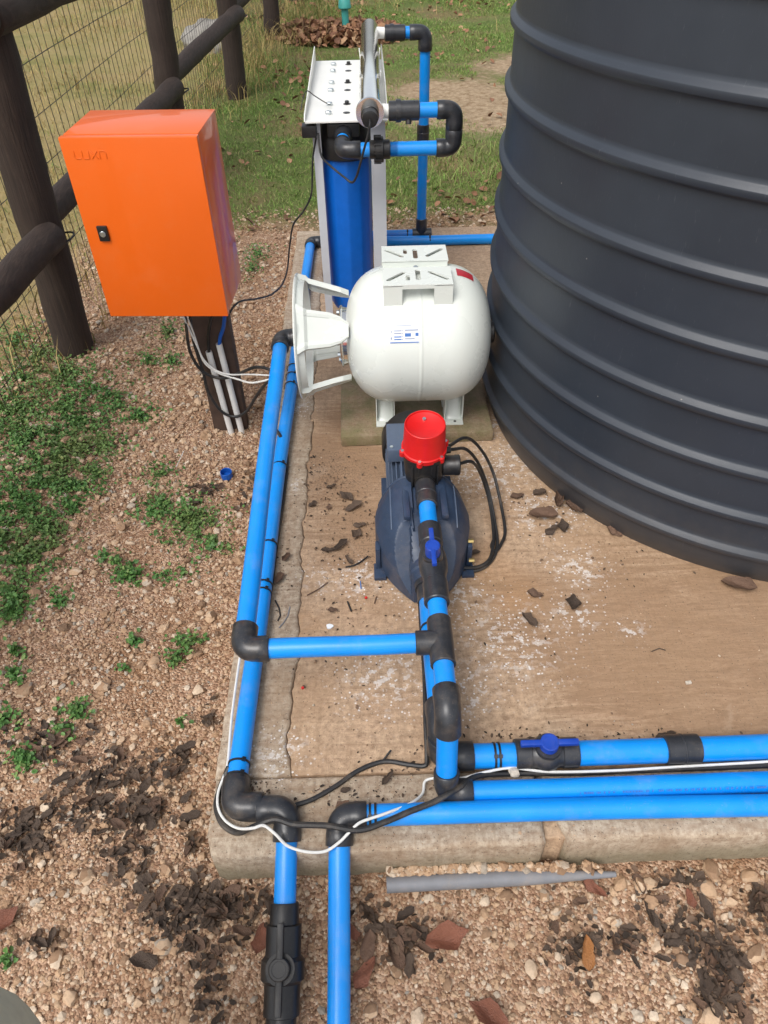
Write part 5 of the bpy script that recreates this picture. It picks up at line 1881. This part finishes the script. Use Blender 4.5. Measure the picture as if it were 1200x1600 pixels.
for px, py, me, rz, sc_, lab in [(697, 1468, LR[0], 0.3, 1.0, 'big red-brown fallen leaf on the gravel below the grey conduit'), (571, 1524, LR[1], 0.9, 1.0, 'red-brown leaf beside the front blue pipe'),
                                 (762, 1590, LR[0], 2.6, 0.9, 'greyish red-brown leaf at the bottom edge of the gravel'), (915, 1492, LR[2], 1.5, 1.0, 'orange leaf among dark leaves at the lower right'),
                                 (927, 1393, LR[1], -0.6, 0.8, 'narrow red-brown leaf under the tip of the grey conduit'), (408, 1470, LR[1], 1.4, 0.9, 'red-brown leaf tucked beside the black valve'),
                                 (1076, 1408, LR[1], 1.6, 0.6, 'small dull red leaf on the gravel under the right kerb'), (552, 1460, LR[1], 2.2, 0.6, 'small red-brown leaf between the two front pipes'), (8, 1445, LR[0], 0.9, 0.8, 'red-brown leaf cut by the left border of the view')]:
    q = on_ground(px, py)
    q.z += 0.012
    put_leaf(me, q, rz, lab, None, 0.15, sc_)
SL = [(518, 761, LD[3], 0.3, .55), (541, 776, LD[1], 2.5, .75), (553, 792, LD[0], 0.6, .7), (489, 788, LD[5], 1.0, .6), (562, 820, LD[4], 0.2, .5), (557, 834, LD[1], 1.1, .7), (513, 861, LD[3], 0.1, .7), (532, 853, LD[2], 0.9, .6), (545, 876, LD[3], 2.2, .6), (514, 792, LB[2], 1.5, .5)]
for px, py, me, rz, s_ in SL:
    q = G(px, py, 0.006)
    put_leaf(me, q, rz, 'wet blackened leaf scrap on the slab left of the pump', 'wet leaf scraps left of the pump', 0.12, s_ * 1.35)
for px, py, me, rz, s_, lab in [(808, 775, LB[2], 0.2, .8, 'small brown leaf nearest the pump cables, beside the brown leaf heap'), (848, 806, LB[0], 0.1, .95, 'large flat brown leaf at the front of the heap by the tank'),
                                (873, 783, LB[1], 1.0, 1.0, 'crumpled brown leaf at the back of the heap by the tank'), (843, 770, LD[5], 0.4, .8, 'dark leaf at the left back of the heap by the tank'), (896, 795, LB[1], 2.0, .9, 'brown leaf at the right end of the heap by the tank'),
                                (880, 822, LD[1], 1.5, .7, 'dark curled leaf in front of the heap by the tank'), (862, 828, LD[4], 0.7, .6, 'dark flat leaf scrap under the front of the heap by the tank'), (960, 831, LB[2], -0.6, .9, 'curled brown leaf lying against the foot of the tank'),
                                (1154, 916, LB[0], -0.4, .95, 'big brown and yellow leaf at the tank foot on the right'), (895, 942, LD[1], 1.3, .85, 'dark pointed leaf on white lime specks of the slab'), (827, 969, LD[0], 2.1, .65, 'dark curled leaf lying alone right of the discharge valve'),
                                (836, 928, LB[2], -0.3, .8, 'flat tan leaf scrap right of the pump nose'), (736, 864, LD[4], 0.1, .75, 'dark leaf beside the right foot of the pump'), (838, 1160, LD[4], 0.0, .8, 'dark wet leaf behind the lever valve pipe'), (1040, 1152, LD[3], 0.2, .9, 'dark wet leaf mass behind the pipe coupling'),
                                (520, 953, LB[2], 0.0, .6, 'brown lump of leaf on the slab above the crossing pipe'), (429, 848, LR[1], 1.2, .5, 'orange-brown leaf beside the left pipes, upper of two'), (447, 872, LB[1], 0.8, .6, 'orange-brown leaf beside the left pipes, lower of two'), (437, 905, LB[0], 1.4, .6, 'pale brown leaf against the left pipe cable'),
                                (535, 1258, LB[2], 0.5, .7, 'brown leaf scrap behind the front pipe elbow'), (605, 1217, LD[3], 0.9, .7, 'dark curled leaf beside the black cable at front'), (540, 1235, LD[5], 0.4, .5, 'small dark leaf scrap on the front of the slab'), (383, 975, LB[1], 0.2, .1, '')]:
    if not lab:
        continue
    q = G(px, py, 0.006)
    put_leaf(me, q, rz, lab, None, 0.12, s_ * (1.45 if py < 1000 and px > 780 else 1.2))


def stick(name, pts, r, mat, label, cat):
    return tag(MB().tube([G(a, b, c_) for a, b, c_ in pts], r, 6).build(name, mat), label, cat)


stick('cable_offcut', [(540, 886, .004), (552, 884, .004), (562, 879, .004), (575, 869, .006)], 0.0022, 'cable', 'short black cable offcut in the wet leaf scraps by the pump', 'offcut')
stick('cable_offcut', [(430, 938, .005), (436, 950, .004), (438, 962, .004), (434, 970, .004)], 0.0018, 'cable', 'short black cable offcut beside the left pipes', 'offcut')
stick('cable_offcut', [(453, 948, .003), (450, 962, .003), (443, 973, .004), (436, 981, .003)], 0.0017, 'grey_pvc', 'blue-grey wire offcut beside the left pipes', 'offcut')
stick('cable_offcut', [(543, 940, .003), (549, 955, .003)], 0.0022, 'black', 'short dark offcut standing near the white paint chip', 'offcut')
stick('cable_offcut', [(597, 1190, .004), (611, 1172, .012)], 0.0022, 'cable', 'black cable tie tail sticking up from the front cable', 'offcut')
stick('twig', [(480, 930, .003), (497, 921, .003), (512, 910, .004)], 0.0016, 'leaf_brown', 'thin brown twig on the slab left of the pump nose', 'twig')
stick('twig', [(585, 943, .003), (588, 932, .003)], 0.0014, 'leaf_brown', 'tiny brown twig below the pump nose', 'twig')
stick('twig', [(1018, 1018, .003), (1030, 1013, .004), (1040, 1016, .003)], 0.0012, 'leaf_dark', 'tiny dark twig on the damp right part of the slab', 'twig')
stick('wire_scrap', [(563, 908, .002), (564, 920, .002)], 0.0014, 'stickerblue', 'blue wire scrap lying below the pump nose', 'wire')
stick('white_tie', [(275, 730, -.07), (284, 712, -.068), (287, 705, -.066)], 0.0012, 'white_cable', 'white cable tie lying on the gravel near the blue cap', 'cable tie')
for (px, py), lab in (((572, 935), 'tiny red plastic bit near the pump nose'), ((473, 1076), 'tiny red plastic bit beside the slab crack')):
    q = G(px, py, 0.0)
    tag(MB().box((q.x, q.y, 0.003), (0.006, 0.005, 0.005), rz=0.4, bev=0.0012).build('plastic_bit', 'redbit'), lab, 'plastic bit')
q = G(515, 980, 0)
mb = MB()
mb.prism([(0.008 * math.cos(a) * (1 + 0.25 * math.sin(3 * a + 1)), 0.007 * math.sin(a)) for a in [k * 0.5712 for k in range(11)]], (q.x, q.y, 0.0012), (1, 0, 0), (0, 1, 0), (0, 0, 1), 0.003)
tag(mb.build('paint_chip', 'stickerwhite'), 'white chip lying on the slab above the crossing pipe', 'chip')
q = G(1075, 1068, 0)
tag(MB().box((q.x, q.y, 0.0035), (0.012, 0.007, 0.005), rz=0.1, bev=0.001).build('wood_chip', 'pale_stone'), 'small pale wood chip on the damp right part of the slab', 'chip')

# blue bottle cap on the gravel
q = on_ground(355, 746)
mb = MB()
zc = q.z + 0.004
mb.lathe((q.x, q.y, zc), (0, -0.1, 1), [(0.002, 0.0), (0.002, 0.0155), (0.020, 0.0155), (0.021, 0.0165), (0.020, 0.0175), (0.0, 0.0175), (0.0, 0.0)], 32, caps=False)
tag(mb.build('bottle_cap', 'cap_blue'), 'blue plastic cap lying open on the gravel', 'cap')

# grey conduit offcut at the kerb, its far end squeezed to a point
a, b_ = on_ground(604, 1383), on_ground(960, 1366)
pts, rad = [], []
for k in range(13):
    t = k / 12
    p = a.lerp(b_, t)
    pts.append((p.x, p.y - 0.003, -0.090 - 0.010 * max(0, (t - 0.6) / 0.4)))
    rad.append(0.0145 if t < 0.6 else 0.0145 - 0.0095 * (t - 0.6) / 0.4)
tag(MB().tube(pts, rad, 20).build('conduit_offcut', 'grey_pvc'), 'grey conduit offcut half buried in gravel along the kerb', 'conduit')

# larger stones one can pick out in the gravel
ST = [(803, 1211, 0.012, 'pale stone lying on the cables beside the lever valve', None, 0.022)]
sv, stt = ico(2)


def stone(px, py, r_, label, group, zz=None, mat='pebble'):
    q = G(px, py, zz) if zz is not None else on_ground(px, py)
    mb = MB()
    sd = random.uniform(0, 50)
    ax = (random.uniform(0.9, 1.3), random.uniform(0.75, 1.0), random.uniform(0.55, 0.75))
    rot = Matrix.Rotation(random.uniform(0, 6.3), 3, 'Z')
    for v in sv:
        v = Vector(v)
        k = 1 + 0.45 * mnoise.noise(v * 1.1 + Vector((sd, 0, 0)))
        mb.v.append(q + rot @ Vector((v.x * ax[0], v.y * ax[1], v.z * ax[2])) * (r_ * k) + Vector((0, 0, r_ * 0.3)))
    mb.f = [tuple(int(i) for i in t) for t in stt]
    return tag(mb.build('stone', mat, angle=25), label, 'stone', group)


stone(803, 1209, 0.011, 'pale stone lying on the cables beside the lever valve', None, 0.020, 'pale_stone')
SP = [(95, 862, 14), (160, 1075, 16), (230, 910, 13), (330, 965, 14), (240, 1035, 15), (40, 1080, 15), (260, 1360, 13), (135, 1370, 14), (255, 1480, 18), (90, 1500, 15), (420, 1560, 13), (110, 1560, 16), (600, 1350, 12), (790, 1400, 13), (760, 1460, 12), (850, 1400, 12), (868, 1425, 11),
      (830, 1515, 16), (1000, 1385, 17), (1015, 1382, 14), (960, 1440, 13), (1110, 1360, 18), (1105, 1390, 16), (1170, 1370, 17), (1140, 1410, 13), (1180, 1490, 16), (1110, 1590, 20), (620, 1520, 13), (580, 1580, 15), (55, 930, 15), (120, 895, 16), (310, 1080, 12), (200, 650, 12), (105, 690, 13), (75, 745, 14), (310, 630, 12), (270, 940, 12), (1065, 1500, 13), (930, 1560, 12), (700, 1540, 12)]
for px, py, rp in SP:
    q = on_ground(px, py)
    if onslab(q.x, q.y, 0.01):
        continue
    d = (q - Vector((0, 0, CAM_H))).length
    where = 'in front of the kerb' if px > 420 else 'left of the slab'
    stone(px, py, rp * d / FPX * 0.62, 'larger rounded stone in the gravel ' + where, 'larger stones ' + where)

# leaf crumbs round the dark leaves, grit and crumbs on the slab (uncountable)
P, S = [], []
for (px, py, rx, ry, cnt), _ in CL:
    for k in range(cnt * 8):
        q = on_ground(px + random.gauss(0, rx * 0.85), py + random.gauss(0, ry * 0.85))
        if onslab(q.x, q.y, 0.01):
            continue
        P.append((q.x, q.y, q.z + random.uniform(0.001, 0.008)))
        S.append(random.uniform(0.005, 0.018))
M['crumb'] = mat_island('dark_leaf_crumbs', [(0.0, (0.02, 0.015, 0.011)), (0.6, (0.07, 0.05, 0.038)), (1.0, (0.16, 0.10, 0.065))], 0.8)
leaves_mesh('leaf_crumbs', np.array(P), np.array(S), 'crumb', 0.3, 0.7)['label'] = 'dark crumbs of rotten leaf scattered on the gravel'
P, S = [], []
for px, py, rx, ry, cnt in [(540, 800, 70, 70, 260), (500, 740, 30, 40, 60), (850, 790, 70, 30, 80), (650, 1200, 60, 30, 50), (400, 1235, 30, 20, 40), (440, 880, 14, 60, 60), (900, 1150, 250, 14, 110), (560, 1240, 90, 20, 60), (760, 900, 200, 120, 120), (540, 1030, 70, 130, 90), (1040, 860, 120, 30, 70)]:
    for k in range(cnt):
        q = G(random.gauss(px, rx * 0.6), random.gauss(py, ry * 0.6), 0.0025)
        if not onslab(q.x, q.y, -0.01) or math.hypot(q.x - 1.18, q.y - 1.94) < 0.83:
            continue
        P.append(tuple(q))
        S.append(random.choice((random.uniform(0.002, 0.006), random.uniform(0.003, 0.011))))
leaves_mesh('leaf_crumbs', np.array(P), np.array(S), 'crumb', 0.2, 0.6)['label'] = 'dark crumbs and specks of leaf on the concrete slab'
n = 1500
px_ = rng.uniform(330, 1200, n)
py_ = rng.uniform(620, 1330, n)
Q = np.array([tuple(G(a, b, 0.002)) for a, b in zip(px_, py_)])
nearedge = np.minimum(np.minimum(Q[:, 0] - X0, Q[:, 1] - Y0), 0.6)
ok = onslab(Q[:, 0], Q[:, 1], -0.006) & (np.hypot(Q[:, 0] - 1.18, Q[:, 1] - 1.94) > 0.83) & (rng.uniform(0, 0.5, n) > nearedge - 0.12)
Q = Q[ok]
pebbles('grit', Q, np.clip(rng.lognormal(math.log(0.0012), 0.45, len(Q)), 0.0006, 0.0035), I1, T1)['label'] = 'fine grit lying on the concrete slab'

# ================================================================== PERSON AT THE CORNER OF THE VIEW
kn = G(-100, 1695, 0.47)
hip = Vector((kn.x + 0.16, kn.y - 0.40, 0.80))
ank = Vector((kn.x + 0.02, kn.y - 0.10, -0.08))
per = thing('person', 'person in khaki trousers, one knee at the lower left corner', 'person', (ank.x, ank.y, -0.2))
pts = spline([hip, hip.lerp(kn, 0.5) + Vector((0, 0, 0.02)), kn, kn.lerp(ank, 0.5) + Vector((0, -0.01, 0)), ank], 8)
n = len(pts)
rad = [float(np.interp(i / (n - 1), [0, 0.25, 0.5, 0.7, 1.0], [0.105, 0.098, 0.088, 0.085, 0.075])) for i in range(n)]
mb = MB().tube(pts, rad, 28)
for v in mb.v:
    v += Vector((1, 0, 0)) * 0.006 * mnoise.noise(v * 11) + Vector((0, 0, 1)) * 0.005 * mnoise.noise(v * 17)
mb.build('trouser_leg', 'khaki', per, 80)
mb = MB()
prev = None
for t, w, h in ((-0.09, 0.030, 0.06), (-0.07, 0.038, 0.085), (0.0, 0.042, 0.10), (0.06, 0.046, 0.075), (0.12, 0.050, 0.055), (0.17, 0.046, 0.045), (0.20, 0.030, 0.03)):
    i0 = len(mb.v)
    for k in range(20):
        a_ = 2 * math.pi * k / 20
        mb.v.append(Vector((ank.x + w * math.cos(a_), ank.y + t, -0.195 + h / 2 + h / 2 * math.sin(a_) + 0.012)))
    cur = list(range(i0, i0 + 20))
    if prev:
        mb.bridge(prev, cur)
    else:
        mb.f.append(tuple(reversed(cur)))
    prev = cur
mb.f.append(tuple(prev))
mb.build('boot', 'boot', per, 50)
